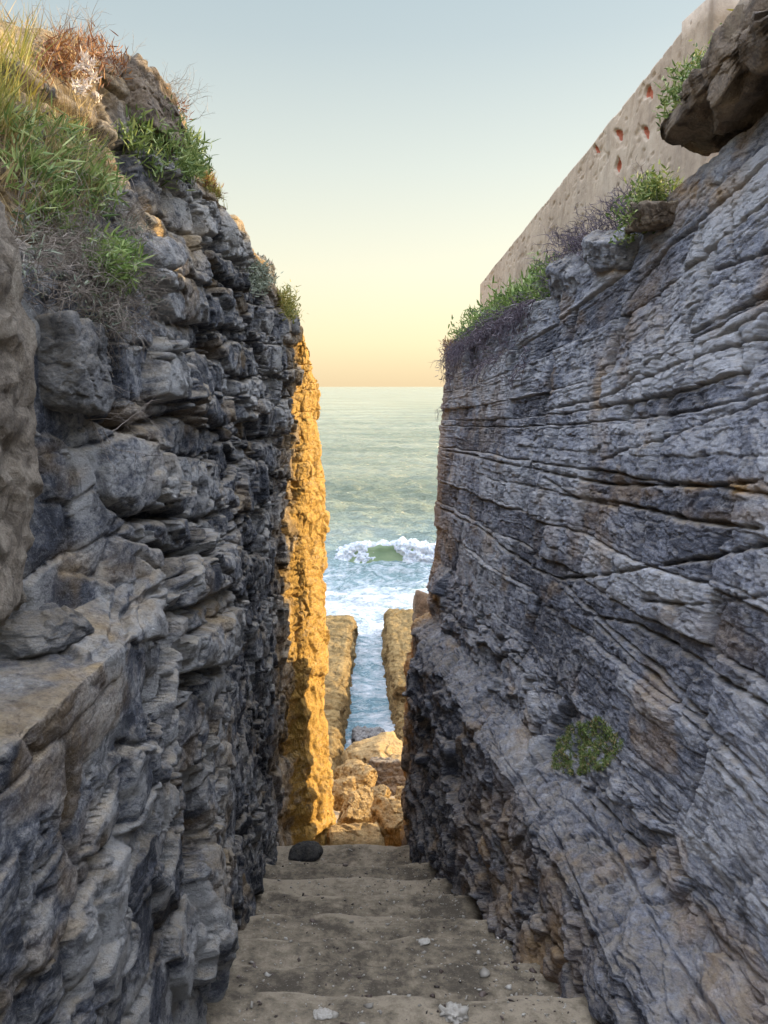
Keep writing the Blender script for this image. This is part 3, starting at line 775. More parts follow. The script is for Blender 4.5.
# ------------------------------------------------------------------ jetties
def jetty(name, xin, ys, xout, tops, seed, label, sign):
    """natural dyke of rock: inner face along the channel, flat top"""
    nu, nv = 420, 240
    yy = np.linspace(ys[0], ys[-1], nu)
    xi = np.interp(yy, ys, xin); tz = np.interp(yy, ys, tops)
    P = np.zeros((nu, nv, 3))
    for i in range(nu):
        prof = np.array([(xi[i] - sign * .25, -12.6), (xi[i] - sign * .02, tz[i] - .12), (xi[i] + sign * .12, tz[i]), (xout, tz[i] - .1), (xout + sign * .5, -12.6)])
        seg = np.linalg.norm(np.diff(prof, axis=0), axis=1); c = np.concatenate([[0], np.cumsum(seg)])
        t = np.linspace(0, c[-1], nv)
        P[i, :, 0] = np.interp(t, c, prof[:, 0]); P[i, :, 2] = np.interp(t, c, prof[:, 1]); P[i, :, 1] = yy[i]
    # close both ends by dropping the last rings
    P[0, :, 2] = -12.6; P[-1, :, 2] = -12.6
    Pf = P.reshape(-1, 3); N = grid_normals(P, False).reshape(-1, 3)
    if N.reshape(nu, nv, 3)[nu // 2, nv // 2, 2] < 0: N = -N; fl = True
    else: fl = False
    D = .06 * fbm(Pf * .8, seed, 4) + .05 * ridge(Pf * np.array([1.6, 4.2, 4.2]), seed + 4, 4) + .02 * fbm(Pf * 5, seed + 7, 4) + facet(Pf * np.array([.9, .8, 1.2]) + .2, seed + 9, .10, .05, .09, .03) + facet(Pf * np.array([3., 5., 5.]), seed + 12, .06, .025, .04, .05)
    V = Pf + N * D[:, None]
    o = link(name, mesh_np(name, V, grid_faces(nu, nv, flip=fl)), M['jetty'])
    return tag(o, label, 'rock jetty')
jetty('rock_jetty', [-1.40, -1.38, -1.36, -1.36, -1.40], [17, 21, 28, 34, 36.0], -7.0, [-10.1, -9.95, -9.85, -9.9, -10.1], 301, 'olive topped rock jetty on the near side of the ochre cliff end', -1)
jetty('rock_jetty', [.86, .70, .42, .36, .18, .12], [17, 22, 26.0, 26.3, 32, 36.5], 7.0, [-10.4, -10.45, -10.4, -9.85, -9.75, -10.0], 311, 'stepped tan rock jetty beside the grey cliff, across the channel', 1)

# ------------------------------------------------------------------ sea, slope, wave
def build_sea():
    ys = np.concatenate([np.linspace(12, 90, 330, endpoint=False), np.geomspace(90, 700, 330, endpoint=False), np.geomspace(700, 30000, 60)])
    xs0 = np.concatenate([-np.geomspace(1, .0125, 30), np.linspace(-.012, .012, 5), np.geomspace(.0125, 1, 30)])
    tx = np.linspace(-1, 1, 260)
    half = np.maximum(22, ys * .75)
    X = tx[None, :] * half[:, None]; Y = np.repeat(ys[:, None], 260, 1)
    Pf = np.stack([X, Y, np.zeros_like(X)], 2).reshape(-1, 3)
    amp = sstep(22, 45, Pf[:, 1]) * sstep(640, 60, Pf[:, 1])
    sw = .38 * np.sin(Pf[:, 1] * .52 + 1.4 * pn(Pf * .06, 5) + .05 * Pf[:, 0]) * (0.6 + pn(Pf * .05, 6))
    Z = amp * (sw + .35 * fbm(Pf * np.array([.18, .42, 1]), 7, 4) + .24 * fbm(Pf * np.array([.75, 1.3, 1]), 8, 3))
    Z += sstep(40, 20, Pf[:, 1]) * .07 * fbm(Pf * 1.4, 9, 3)
    Pf[:, 2] = SEA_Z + Z
    me = mesh_np('sea', Pf, grid_faces(len(ys), 260, flip=True))
    x, y = Pf[:, 0], Pf[:, 1]
    foam = np.exp(-(np.hypot((x + .42) / 1.1, (y - 24.6) / 1.1)) ** 2) * .8
    # white water round the jetty ends and along the channel edges
    foam += .30 * np.exp(-((y - 37.5) / 1.6) ** 2) * (np.abs(x) < 8)
    attr(me, 'foam', np.clip(foam, 0, 1))
    o = link('sea', me, M['sea']); tag(o, kind='structure')
build_sea()

def build_slope():
    nu, nv = 120, 90
    y = np.linspace(11.0, 30, nu); x = np.linspace(-9, 9, nv)
    Y, X = np.meshgrid(y, x, indexing='ij')
    Z = np.interp(Y, [11, 12.4, 14, 18, 24, 30], [-8.4, -8.5, -8.85, -9.9, -11.5, -12.6])
    Pf = np.stack([X, Y, Z], 2).reshape(-1, 3); Pf[:, 2] += .18 * fbm(Pf * 1.5, 401, 4)
    o = link('shore_ground', mesh_np('shore', Pf, grid_faces(nu, nv, flip=True)), M['sand']); tag(o, kind='structure')
    # sea bed so that nothing is hollow
build_slope()

def build_wave():
    root = empty('breaking_wave', (0, 51, SEA_Z)); root.scale = (.88, .88, .88)
    tag(root, 'green breaking wave with two white crests out at sea', 'wave')
    nu, nv = 130, 60
    s = np.linspace(-4.2, 14, nu)
    P = np.zeros((nu, nv, 3))
    hgt = 1.75 * sstep(-4.2, -1.5, s) * sstep(14, 7, s) * (.9 + .12 * np.sin(s * 1.3))
    prof = np.array([(-3.2, -.35), (-1.8, .02), (-.9, .28), (-.45, .62), (-.30, .9), (-.02, 1.0), (.6, .86), (1.8, .45), (3.4, .02), (5, -.35)])
    c = np.concatenate([[0], np.cumsum(np.linalg.norm(np.diff(prof, axis=0), axis=1))]); t = np.linspace(0, c[-1], nv)
    for i in range(nu):
        P[i, :, 0] = s[i]; P[i, :, 1] = np.interp(t, c, prof[:, 0]) * 1.1 - .28 * s[i]
        z = np.interp(t, c, prof[:, 1]); P[i, :, 2] = np.where(z > 0, z * hgt[i], z) 
    Pf = P.reshape(-1, 3); Pf[:, 2] += .10 * fbm(Pf * np.array([.9, 1.4, 1.4]), 501, 4); Pf[:, 2] -= .1
    link('wave_face', mesh_np('wave', Pf, grid_faces(nu, nv, flip=True)), M['wave'], root)
    # white water: the broken crests, a ragged skin thrown up over the wave
    N = grid_normals(P, False)
    if N[nu // 2, nv // 2, 2] < 0: N = -N
    SS = np.repeat(s[:, None], nv, 1); TT = np.repeat(np.linspace(0, 1, nv)[None], nu, 0)
    for side in (-1, 1):
        fine_u = np.linspace(0, nu - 1, 420); fine_v = np.linspace(0, nv - 1, 260)
        def up(A):
            A = np.array([np.interp(fine_u, np.arange(nu), A[:, j]) for j in range(nv)]).T
            return np.array([np.interp(fine_v, np.arange(nv), A[i]) for i in range(len(fine_u))])
        Pu = np.stack([up(P[:, :, q]) for q in range(3)], 2).reshape(-1, 3); Nu = np.stack([up(N[:, :, q]) for q in range(3)], 2).reshape(-1, 3)
        S_ = up(SS).ravel(); T_ = up(TT).ravel()
        if side < 0: m = sstep(-4.2, -3.2, S_) * sstep(-.5, -1.6, S_ + .9 * fbm(Pu * 1.3, 521, 3)) * sstep(.16, .34, T_ + .05 * pn(Pu, 522)) * sstep(.80, .60, T_)
        else: m = sstep(.7, 2.0, S_ + 1.1 * fbm(Pu * 1.3, 523, 3)) * sstep(12, 9, S_) * sstep(.02, .16, T_ + .06 * pn(Pu, 524)) * sstep(.85, .62, T_)
        if side > 0: m = np.maximum(m, .55 * sstep(-2.5, -1.5, S_) * sstep(.36, .42, T_ + .05 * pn(Pu * 1.3, 527)) * sstep(.60, .50, T_ + .08 * pn(Pu * 1.1, 528)))
        lump = fbm(Pu * 1.7, 525 + side, 6, gain=.58)
        h = m * ((.05 if side < 0 else .12) + (.30 if side < 0 else .36) * (lump + .3)) - .12 * (1 - m)
        V = Pu + Nu * h[:, None]; V[:, 2] += m * .18 * sstep(.3, .6, T_)
        f = grid_faces(420, 260, flip=True); keep = (h[f] > -.03).any(1); f = f[keep]
        used, inv = np.unique(f, return_inverse=True)
        link('foam_crest', mesh_np('foam', V[used], inv.reshape(f.shape)), M['foam'], root)
build_wave()

# ------------------------------------------------------------------ stairs
def lbase(y): return -1.04 - .086 * (y - 4.1)
def rbase(y): return 1.05 - .098 * (y - 4.1)
def sline(y): return -1.50 - .461 * y
EDGES = [-1.2, -.2, .5, 1.15, 1.8, 2.45, 3.1, 3.75, 4.4, 5.05, 5.75, 6.6, 7.55, 8.6, 9.75, 11.75]
stairs = empty('stone_stairs', (0, 5, -4))
tag(stairs, 'worn sandy stone steps running down between the two cliffs', 'stairs')
def build_steps():
    for k in range(1, len(EDGES)):
        y0, y1 = EDGES[k - 1] - .12, EDGES[k]
        zt = sline(y1) + .05
        nu, nv = 110, 46
        xs = np.linspace(lbase(y1) - .5, rbase(y1) + .55, nu)
        prof = np.array([(y0, 0.03), (y1 - .05, 0), (y1, -.045), (y1 + .015, -.9)])
        c = np.concatenate([[0], np.cumsum(np.linalg.norm(np.diff(prof, axis=0), axis=1))]); t = np.linspace(0, c[-1], nv)
        P = np.zeros((nu, nv, 3)); P[:, :, 0] = xs[:, None]
        P[:, :, 1] = np.interp(t, c, prof[:, 0])[None]; P[:, :, 2] = zt + np.interp(t, c, prof[:, 1])[None]
        Pf = P.reshape(-1, 3)
        e = fbm(Pf * np.array([1.6, .01, .01]) + k * 7, 601, 4)
        near = np.clip((Pf[:, 1] - y0) / (y1 - y0), 0, 1)
        Pf[:, 1] += .055 * e * near
        Pf[:, 2] += .008 * fbm(Pf * 2.2, 603, 4) + .006 * fbm(Pf * 9, 605, 3)
        Pf[:, 2] -= .05 * near ** 6 * (.5 + fbm(Pf * 1.3 + 5, 607, 3))
        mid = (xs.min() + xs.max()) / 2 + .15
        Pf[:, 2] += .05 * np.clip(np.abs(Pf[:, 0] - mid) / 1.3 - .5, 0, 1) * (1 + fbm(Pf * 3, 608, 3))     # grit piled at the sides
        me = mesh_np('step', Pf - np.array([0, 5, -4]), grid_faces(nu, nv)); attr(me, 'tone', [.5, .62, .42, .56, .38][k % 5] + .45 * sstep(.84, .97, near) * (.6 + fbm(Pf * 3, 611, 3)))
        link('step', me, M['stair'], stairs)
build_steps()
def stair_z(x, y):
    for k in range(1, len(EDGES)):
        if y <= EDGES[k]: return sline(EDGES[k]) + .05
    return -9

deps = bpy.context.evaluated_depsgraph_get(); 
bpy.context.view_layer.update(); deps = bpy.context.evaluated_depsgraph_get()
def drop(x, y, z0=0.5, want=None):
    h, loc, nor, idx, ob, mt = sc.ray_cast(deps, Vector((x, y, z0)), Vector((0, 0, -1)))
    return (loc, nor, ob) if h else (None, None, None)

# shells, grit and weed scraps
def build_debris():
    rs = np.random.RandomState(77)
    d, f = ico(1)
    def scatter(n, sz, flat, seed, right=.6):
        Vs, Fs, rn, c = [], [], [], 0
        while c < n:
            y = 3.2 + 8.4 * rs.rand() ** 1.3
            l, r = lbase(y), rbase(y)
            x = r - (r - l) * rs.rand() ** 1.9 if rs.rand() < right else l + (r - l) * rs.rand()
            loc, nor, ob = drop(x, y, -1.6)
            if loc is None or ob.name.split('.')[0] != 'step' or nor.z < .6: continue
            s = sz * math.exp(rs.randn() * .5)
            Rm = np.array(Euler((rs.randn() * .3, rs.randn() * .3, rs.rand() * 6)).to_matrix())
            V = (d * (1 + .35 * rs.randn(len(d), 1)) * np.array([s, s * (.4 + .6 * rs.rand()), s * flat])) @ Rm.T + np.array(loc) + np.array([0, 0, s * flat * .5])
            Vs.append(V); Fs.append(f + c * len(d)); rn.append(np.full(len(d), rs.rand())); c += 1
        me = mesh_np('scatter', np.concatenate(Vs), np.concatenate(Fs)); attr(me, 'rnd', np.concatenate(rn)); return me
    o = link('shell_gravel', scatter(2300, .0065, .45, 1, .75), M['shell'], smooth=False); tag(o, 'white shell bits and pebbles strewn over the steps', 'shell grit', kind='stuff')
    o = link('weed_debris', scatter(800, .009, .4, 2, .8), M['weed'], smooth=False); tag(o, 'dark dry seaweed scraps strewn over the steps', 'seaweed scraps', kind='stuff')
    for px, py, d_, s, lab in [(455, 986, 4.6, .075, 'crumpled pale lump lying near the foot ledge of the steps'), (323, 988, 4.6, .06, 'flat whitish stone in the middle of the lower steps'), (247, 944, 5.6, .035, 'small white shell on the bare side of the steps'), (313, 877, 9.6, .045, 'white shell just above the black stone'), (425, 935, 6.2, .05, 'white shell fragment among dark weed scraps')]:
        p = ray(px, py, d_); loc, nor, ob = drop(p[0], p[1], -1.6)
        if loc is None: continue
        nm = 'crumpled_lump' if 'lump' in lab else ('flat_stone' if 'stone in' in lab else 'shell')
        me = rock_mesh(nm, (s, s * .7, s * (.55 if 'lump' in lab else .22)), px, planes=16, sub=4, rough=.28 if 'lump' in lab else .1, sharp=8)
        attr(me, 'rnd', np.random.RandomState(px).rand(len(me.vertices)) * .4 + .4)
        o = link(nm, me, M['shell']); o.location = loc + Vector((0, 0, s * .15)); tag(o, lab, nm.replace('_', ' ').split()[-1])
build_debris()
ds = bpy.data.objects['dark_stone']; ds.hide_viewport = False
ds.location.z = sline(11.75) + .05 + .05
for i_ in range(1):
    ds.location.x, ds.location.y = -1.13, 11.42

# ------------------------------------------------------------------ old wall on the right
def build_wall():
    A = np.array([2.52, 7.0]); B = np.array([1.62, 14.4]); T = .34
    u = (B - A) / np.linalg.norm(B - A); nrm = np.array([-u[1], u[0]]);
    if nrm[0] > 0: nrm = -nrm
    root = empty('masonry_wall', (A[0], A[1], 1.3)); off = np.array([A[0], A[1], 1.3])
    tag(root, 'weathered beige rendered wall with chipped red brick patches above the grey cliff', 'wall')
    nu, nv = 420, 130
    L = np.linalg.norm(B - A); s = np.linspace(0, L, nu)
    top = np.interp(s, [0, L], [2.98, 1.70]) + .012 * fbm(np.stack([s * 1.2, s * 0, s * 0], 1), 701, 4)
    bot = np.interp(s, [0, L], [.9, .1])
    t = np.linspace(0, 1, nv)
    X = A[0] + u[0] * s; Y = A[1] + u[1] * s
    P = np.zeros((nu, nv, 3)); P[:, :, 0] = X[:, None]; P[:, :, 1] = Y[:, None]; P[:, :, 2] = bot[:, None] + (top - bot)[:, None] * t[None]
    Pf = P.reshape(-1, 3)
    S = np.repeat(s[:, None], nv, 1).ravel(); Z = (np.repeat(top[:, None], nv, 1)).ravel() - Pf[:, 2]
    q = np.stack([S, Z, 0 * S], 1)
    fl = fbm(q * np.array([2.6, 4.5, 1]), 703, 5)
    flake = sstep(.42, .5, fl + .10 * sstep(.9, .2, Z) - .1 * sstep(4, 8, S))
    pit = sstep(.52, .6, fbm(q * np.array([7, 11, 1]), 705, 3))
    chip = np.zeros(len(S)); D = .012 * fbm(q * 1.3, 707, 4) - .010 * flake - .016 * pit
    pxs, pys, _ = proj(Pf)
    wob = 7 * pn(q * 8, 709)
    for cx, cy, rx, ry in [(647,92,4,8),(619,135,3,6),(645,132,2.5,5),(618,166,3,7),(674,20,3,4),(596,150,2,4)]:
        e = ((pxs + wob * .5 - cx) / rx) ** 2 + ((pys + wob - cy) / ry) ** 2
        m = sstep(1.25, .8, e); chip = np.maximum(chip, m); D -= .05 * m
    # crack lines running down from the coping
    for x0, s0 in [(.5, 1.0), (1.35, .9), (2.1, .6), (3.2, .5)]:
        line = x0 + .25 * (Z) + .12 * fbm(np.stack([Z * 2, Z * 0 + x0, Z * 0], 1), 711, 3)
        D -= .010 * np.exp(-((S - line) / .015) ** 2) * sstep(s0 + .35, s0, Z)
    V = Pf.copy(); V[:, 0] += nrm[0] * D; V[:, 1] += nrm[1] * D
    # body: face grid + top + back + ends
    n0 = len(V); back = -nrm * T
    e1 = [];
    Vt = np.stack([X + back[0], Y + back[1], top], 1); Vb = np.stack([X + back[0], Y + back[1], bot], 1)
    allV = np.concatenate([V, Vt, Vb]); Fc = grid_faces(nu, nv).tolist()
    tp = lambda i: n0 + i; bt = lambda i: n0 + nu + i; ft = lambda i: i * nv + nv - 1; fb = lambda i: i * nv
    for i in range(nu - 1):
        Fc.append([ft(i), ft(i+1), tp(i+1), tp(i)]); Fc.append([tp(i), tp(i+1), bt(i+1), bt(i)])
    me = mesh_np('wall', allV - off, Fc)
    attr(me, 'chip', np.concatenate([chip, np.zeros(2 * nu)]))
    o = link('wall_body', me, M['concrete'], root)
    bm = bmesh.new(); bm.from_mesh(me); bmesh.ops.recalc_face_normals(bm, faces=bm.faces); bm.to_mesh(me); bm.free()
    # squared end of the wall, facing the steps
    bm = bmesh.new(); bmesh.ops.create_cube(bm, size=1)
    for v in bm.verts:
        v.co = Vector((v.co.x * .358, v.co.y * .5, v.co.z * 2.5))
    bmesh.ops.bevel(bm, geom=bm.edges[:], offset=.02, segments=2, affect='EDGES')
    bmesh.ops.subdivide_edges(bm, edges=[e for e in bm.edges if e.calc_length() > .3], cuts=14, use_grid_fill=True)
    me = bpy.data.meshes.new('end'); bm.to_mesh(me); bm.free()
    n = len(me.vertices); co = np.zeros(n * 3, np.float32); me.vertices.foreach_get('co', co); co = co.reshape(-1, 3)
    co += .012 * fbm(co * 3.0, 715, 3)[:, None]; me.vertices.foreach_set('co', co.astype(np.float32).ravel()); attr(me, 'chip', np.zeros(n))
    o = link('end_post', me, M['concrete'], root)
    o.location = Vector((A[0] + .150, A[1] + .18, 1.75)) - Vector(off); o.rotation_euler[2] = -math.atan2(-u[0], u[1]) * -1
build_wall()

# ------------------------------------------------------------------ plants
class Leafy:
    def __init__(s, seed): s.V = []; s.F = []; s.R = []; s.rs = np.random.RandomState(seed); s.n = 0
    def blade(s, base, dirv, length, width, bend, seg=3, fold=.25, taper=1.0, r=None):
        d = np.array(dirv, float); d /= np.linalg.norm(d) + 1e-9
        side = np.cross(d, [0, 0, 1.0]); 
        if np.linalg.norm(side) < .05: side = np.array([1.0, 0, 0])
        side /= np.linalg.norm(side); a = s.rs.rand() * 6.28
        up = np.cross(side, d); side = side * math.cos(a) + up * math.sin(a)
        nrm = np.cross(side, d)
        p = np.array(base, float); r = s.rs.rand() if r is None else r
        st = length / seg; rows = []
        for k in range(seg + 1):
            t = k / seg; w = width * (math.sin(math.pi * min(1, .18 + .82 * t)) ** .7 * (1 - t * .25 * taper) if taper < 1.5 else (1 - t) + .02)
            if k == seg: w = width * .06
            rows.append((p - side * w * .5 + nrm * fold * w, p + 0 * side, p + side * w * .5 + nrm * fold * w))
            d = d + np.array(bend) * st; d /= np.linalg.norm(d); p = p + d * st
        b = s.n
        for rw in rows: s.V += list(rw); s.R += [r] * 3
        for k in range(seg):
            i = b + 3 * k
            s.F += [(i, i + 1, i + 4, i + 3), (i + 1, i + 2, i + 5, i + 4)]
        s.n += 3 * len(rows); return p
    def tube(s, pts, r0, r1, r=None):
        r = s.rs.rand() if r is None else r
        pts = np.array(pts); n = len(pts); b = s.n
        for k in range(n):
            t = pts[min(k + 1, n - 1)] - pts[max(k - 1, 0)]; t /= np.linalg.norm(t) + 1e-9
            u = np.cross(t, [.3, .2, 1]); u /= np.linalg.norm(u) + 1e-9; v = np.cross(t, u)
            rad = r0 + (r1 - r0) * k / (n - 1)
            for q in range(3):
                a = q * 2.094; s.V.append(pts[k] + rad * (u * math.cos(a) + v * math.sin(a))); s.R.append(r)
        for k in range(n - 1):
            for q in range(3):
                i = b + 3 * k; s.F.append((i + q, i + (q + 1) % 3, i + 3 + (q + 1) % 3, i + 3 + q))
        s.n += 3 * n
    def twig(s, base, dirv, length, r0, depth=2, wig=.35, droop=0, seg=6):
        d = np.array(dirv, float); d /= np.linalg.norm(d); p = np.array(base, float); pts = [p.copy()]
        for k in range(seg):
            d = d + s.rs.randn(3) * wig * .5 + np.array([0, 0, -droop / seg]); d /= np.linalg.norm(d); p = p + d * length / seg; pts.append(p.copy())
            if depth > 0 and k > 0 and s.rs.rand() < .6:
                s.twig(p, d + s.rs.randn(3) * .7, length * .5, r0 * .6, depth - 1, wig, droop, 4)
        s.tube(pts, r0, r0 * .35); return pts
    def mesh(s, name):
        me = mesh_np(name, np.array(s.V), np.array(s.F)); attr(me, 'rnd', s.R); return me

def surf_pts(surf, poly, n, rs, P):
    """random points of a surface inside an outline of the survey photograph, with outward normals"""
    sd = poly_sd(surf.px, surf.py, poly); c = np.where((sd > 0) & surf.ok)[0]
    if len(c) == 0: c = np.array([surf.at(*np.mean(poly, 0))])
    dmin = np.percentile(surf.d[c], 12); c = c[surf.d[c] < dmin * 1.35 + .2]
    return surf.P[c[rs.randint(0, len(c), n)]]

def foliage_obj(name, L, mat, parent=None, loc=None):
    me = L.mesh(name)
    return link(name, me, mat, parent, smooth=True)

def rosette_plant(pts, seed, ll, lw, per=9, out=(0, 0, 1), spread=.9, bend=.5, rad=.03, taper=1.0, upb=.5):
    L = Leafy(seed); rs = L.rs
    for p in pts:
        p = p + np.array(out) * rad * rs.rand() * 2
        ax = np.array(out) * .6 + np.array([0, 0, upb]) + rs.randn(3) * .35
        for k in range(per):
            d = ax + rs.randn(3) * spread
            L.blade(p + rs.randn(3) * rad * .5, d, ll * (.6 + .7 * rs.rand()), lw * (.7 + .6 * rs.rand()), (0, 0, bend * rs.randn()), seg=3, taper=taper)
    return L

def grass_plant(pts, seed, ll, lw, per=6, lean=(0, 0, 0), droop=-1.2, heads=False):
    L = Leafy(seed); rs = L.rs
    for p in pts:
        for k in range(per):
            d = np.array([0, 0, 1.0]) + rs.randn(3) * .38 + np.array(lean)
            le = ll * (.45 + .75 * rs.rand())
            e = L.blade(p + rs.randn(3) * .02, d, le, lw * (.6 + .8 * rs.rand()), (rs.randn() * .6, rs.randn() * .6, droop * rs.rand()), seg=4, taper=2, fold=.1)
            if heads and rs.rand() < .25:
                for q in range(5): L.blade(e - np.array([0, 0, .01 * q]), rs.randn(3) + np.array([0, 0, .8]), lw * 4, lw * 2.2, (0, 0, 0), seg=2)
    return L

def twig_plant(pts, seed, ll, r0, out=(0, 0, 1), depth=2, droop=0, per=1, spread=.5):
    L = Leafy(seed); rs = L.rs
    for p in pts:
        for k in range(per):
            L.twig(p, np.array(out) + rs.randn(3) * spread, ll * (.5 + .8 * rs.rand()), r0, depth, .4, droop)
    return L

def plant(name, parts, label, cat, base):
    root = empty(name, tuple(base))
    tag(root, label, cat)
    for pn_, L, mat in parts:
        L.V = [np.array(v) - base for v in L.V]
        link(pn_, L.mesh(pn_), mat, root)
    return root

rsP = np.random.RandomState(9)
def pl(surf, poly, n): 
    return surf_pts(surf, poly, n, rsP, surf.P)
OL = (.75, -.25, .3); OR = (-.8, -.25, .3)

def rim(surf_y, rimx, ya, yb, o0, o1, n, h=0.0):
    """points along the top edge of the grey cliff, some lifted to give the mat its depth"""
    y = ya + (yb - ya) * rsP.rand(n); x = np.interp(y, surf_y, rimx) + o0 + (o1 - o0) * rsP.rand(n); out = []
    for xx, yy in zip(x, y):
        l_, n_, o_ = drop(xx, yy, 2.4)
        if l_ is not None: out.append(np.array(l_) + np.array([0, 0, h * rsP.rand() ** 1.3]))
    return np.array(out)
RY, RX = [2, 4.1, 6, 8.3, 11, 13], [2.5, 2.33, 2.1, 1.6, 1.27, .98]
# left side
q = pl(surfLd, [(-20,60),(25,60),(40,110),(30,150),(-20,150)], 55)
plant('grass_tuft', [('leaves', grass_plant(q, 901, .24, .007, 8, lean=(.3, -.1, 0), heads=False), M['leaf_yellow'])], 'tall yellow green grass tuft at the upper edge of the dark cliff', 'grass tuft', q.mean(0))
q = pl(surfLd, [(-20,10),(10,14),(60,45),(110,60),(100,75),(30,62),(-20,50)], 70)
plant('grass_tuft', [('leaves', grass_plant(q, 902, .16, .006, 8), M['straw'])], 'orange dry grass along the sunlit skyline above the dark cliff', 'grass tuft', q.mean(0))
q = pl(surfLd, [(40,55),(90,52),(125,78),(95,90),(45,90)], 190)
plant('dry_shrub', [('foliage', rosette_plant(q, 903, .06, .008, 10, (.3, -.3, .8), rad=.06), M['leaf_rust']), ('twigs', twig_plant(q[:70], 904, .22, .0026, (.2, -.1, 1), 2), M['twig_grey'])], 'rusty brown dry shrub on the skyline above the crown block', 'shrub', q.mean(0))
q = pl(surfLd, [(0,130),(60,125),(92,160),(100,215),(70,235),(20,225),(0,200)], 140)
plant('leafy_plant', [('foliage', rosette_plant(q, 905, .075, .011, 12, OL, rad=.07), M['leaf_green']), ('dry_leaves', grass_plant(q[:170], 906, .19, .005, 8, lean=(.4, -.2, 0)), M['straw']), ('twigs', twig_plant(q[100:200], 986, .20, .0024, OL, 2, .2), M['twig_grey'])], 'large green leafy plant mixed with straw below the yellow grass', 'plant', q.mean(0))
q = pl(surfLd, [(115,128),(150,118),(195,150),(190,182),(150,182),(120,160)], 210)
plant('samphire', [('foliage', rosette_plant(q, 907, .070, .013, 12, OL, rad=.08), M['leaf_green'])], 'bushy green samphire hanging under the crown block', 'plant', q.mean(0))
q = pl(surfLd, [(10,225),(70,215),(112,200),(140,235),(160,300),(120,345),(60,320),(15,290)], 480)
plant('twig_bush', [('twigs', twig_plant(q, 908, .16, .0022, OL, 2, .3), M['twig_grey']), ('foliage', rosette_plant(q[:120], 909, .04, .007, 7, OL, rad=.05), M['leaf_grey'])], 'large grey brown tangle of dry twigs over the upper blocks', 'bush', q.mean(0))
q = pl(surfLd, [(85,255),(110,245),(128,262),(118,285),(90,285)], 90)
plant('leafy_plant', [('foliage', rosette_plant(q, 910, .055, .011, 11, OL, rad=.06), M['leaf_bright'])], 'small bright green plant within the grey twigs', 'plant', q.mean(0))
q = pl(surfLd, [(60,100),(82,100),(92,130),(66,140)], 40)
fl = plant('flower_sprig', [('stems', grass_plant(q, 911, .20, .004, 4, lean=(.2, -.1, 0)), M['straw'])], 'pale pink seed heads on thin stems before the crown block', 'flower', q.mean(0))
for i in range(9):
    hd = rosette_plant(q[i*4:i*4+1] + np.array([.08, -.08, .10 + .1 * rsP.rand()]), 950 + i, .030, .009, 34, (0, 0, 1), rad=.022)
    hd.V = [np.array(v) - np.array(fl.location) for v in hd.V]
    link('seed_head', hd.mesh('seed_head'), M['fluff'], fl)
q = pl(surfLd, [(158,82),(168,90),(186,120),(176,124),(160,100)], 30)
plant('twig_bush', [('twigs', twig_plant(q, 913, .22, .0022, (.25, 0, 1), 2), M['twig_grey']), ('foliage', rosette_plant(q, 914, .05, .008, 9, (.3, -.2, .8), rad=.04), M['leaf_rust'])], 'wispy dry twigs standing on the skyline past the crown block', 'bush', q.mean(0))
q = pl(surfLd, [(198,168),(210,172),(240,208),(232,214),(204,186)], 90)
plant('grass_tuft', [('leaves', grass_plant(q, 915, .11, .007, 7), M['leaf_yellow']), ('dry_leaves', rosette_plant(q[:40], 916, .06, .010, 7, (.3, -.2, .8), rad=.04), M['leaf_rust'])], 'golden grass tuft on the rim halfway to the sea', 'grass tuft', q.mean(0))
q = pl(surfLd, [(244,266),(262,266),(266,290),(250,294)], 80)
plant('cushion_plant', [('foliage', rosette_plant(q, 917, .055, .014, 11, OL, rad=.08), M['leaf_grey'])], 'small grey green cushion plant in the far upper rocks', 'plant', q.mean(0))
q = pl(surfLd, [(276,292),(290,296),(293,318),(280,316)], 80)
plant('cushion_plant', [('foliage', rosette_plant(q, 918, .065, .015, 10, OL, rad=.10), M['leaf_yellow'])], 'olive cushion plant at the sea end of the dark cliff rim', 'plant', q.mean(0))
q = pl(surfLd, [(70,372),(120,362),(135,420),(100,440),(75,420)], 14)
plant('twig_bush', [('twigs', twig_plant(q, 919, .24, .0020, (.6, -.3, -.2), 2, .5), M['twig_grey'])], 'bare thin twigs hanging beside the big jutting block', 'bush', q.mean(0))
# right side
q = rim(RY, RX, 8.7, 12.7, .02, .55, 420, .26)
q2 = rim(RY, RX, 8.9, 12.6, -.02, .25, 170, .10)
plant('succulent_mat', [('foliage', rosette_plant(q, 920, .085, .020, 9, (-.5, -.2, .8), rad=.09), M['leaf_bright']), ('dry_leaves', twig_plant(q2, 921, .22, .005, (-.6, -.2, -.3), 2, .8), M['twig_purple'])], 'large green succulent mat spilling over the grey cliff rim with dead purple stems', 'plant', q.mean(0))
q = rim(RY, RX, 8.7, 12.8, -.06, .10, 330, .04)
plant('dead_mat', [('twigs', twig_plant(q, 922, .24, .0055, (-.8, -.2, -.5), 2, 1.0), M['twig_purple']), ('foliage', rosette_plant(q[:140], 982, .07, .012, 7, (-.8, -.2, -.5), rad=.10), M['leaf_purple'])], 'dead purple brown mat hanging below the green succulents', 'plant', q.mean(0))
q = rim(RY, RX, 12.5, 13.3, -.02, .35, 110, .12)
plant('grass_tuft', [('leaves', grass_plant(q, 923, .12, .008, 6, lean=(-.3, -.2, 0)), M['leaf_yellow']), ('dry_leaves', rosette_plant(q, 924, .06, .012, 7, (-.5, -.2, .2), rad=.08), M['leaf_rust'])], 'yellowed tuft at the sea end of the grey cliff rim', 'grass tuft', q.mean(0))
q = rim(RY, RX, 8.1, 9.1, .18, .42, 34, .08)
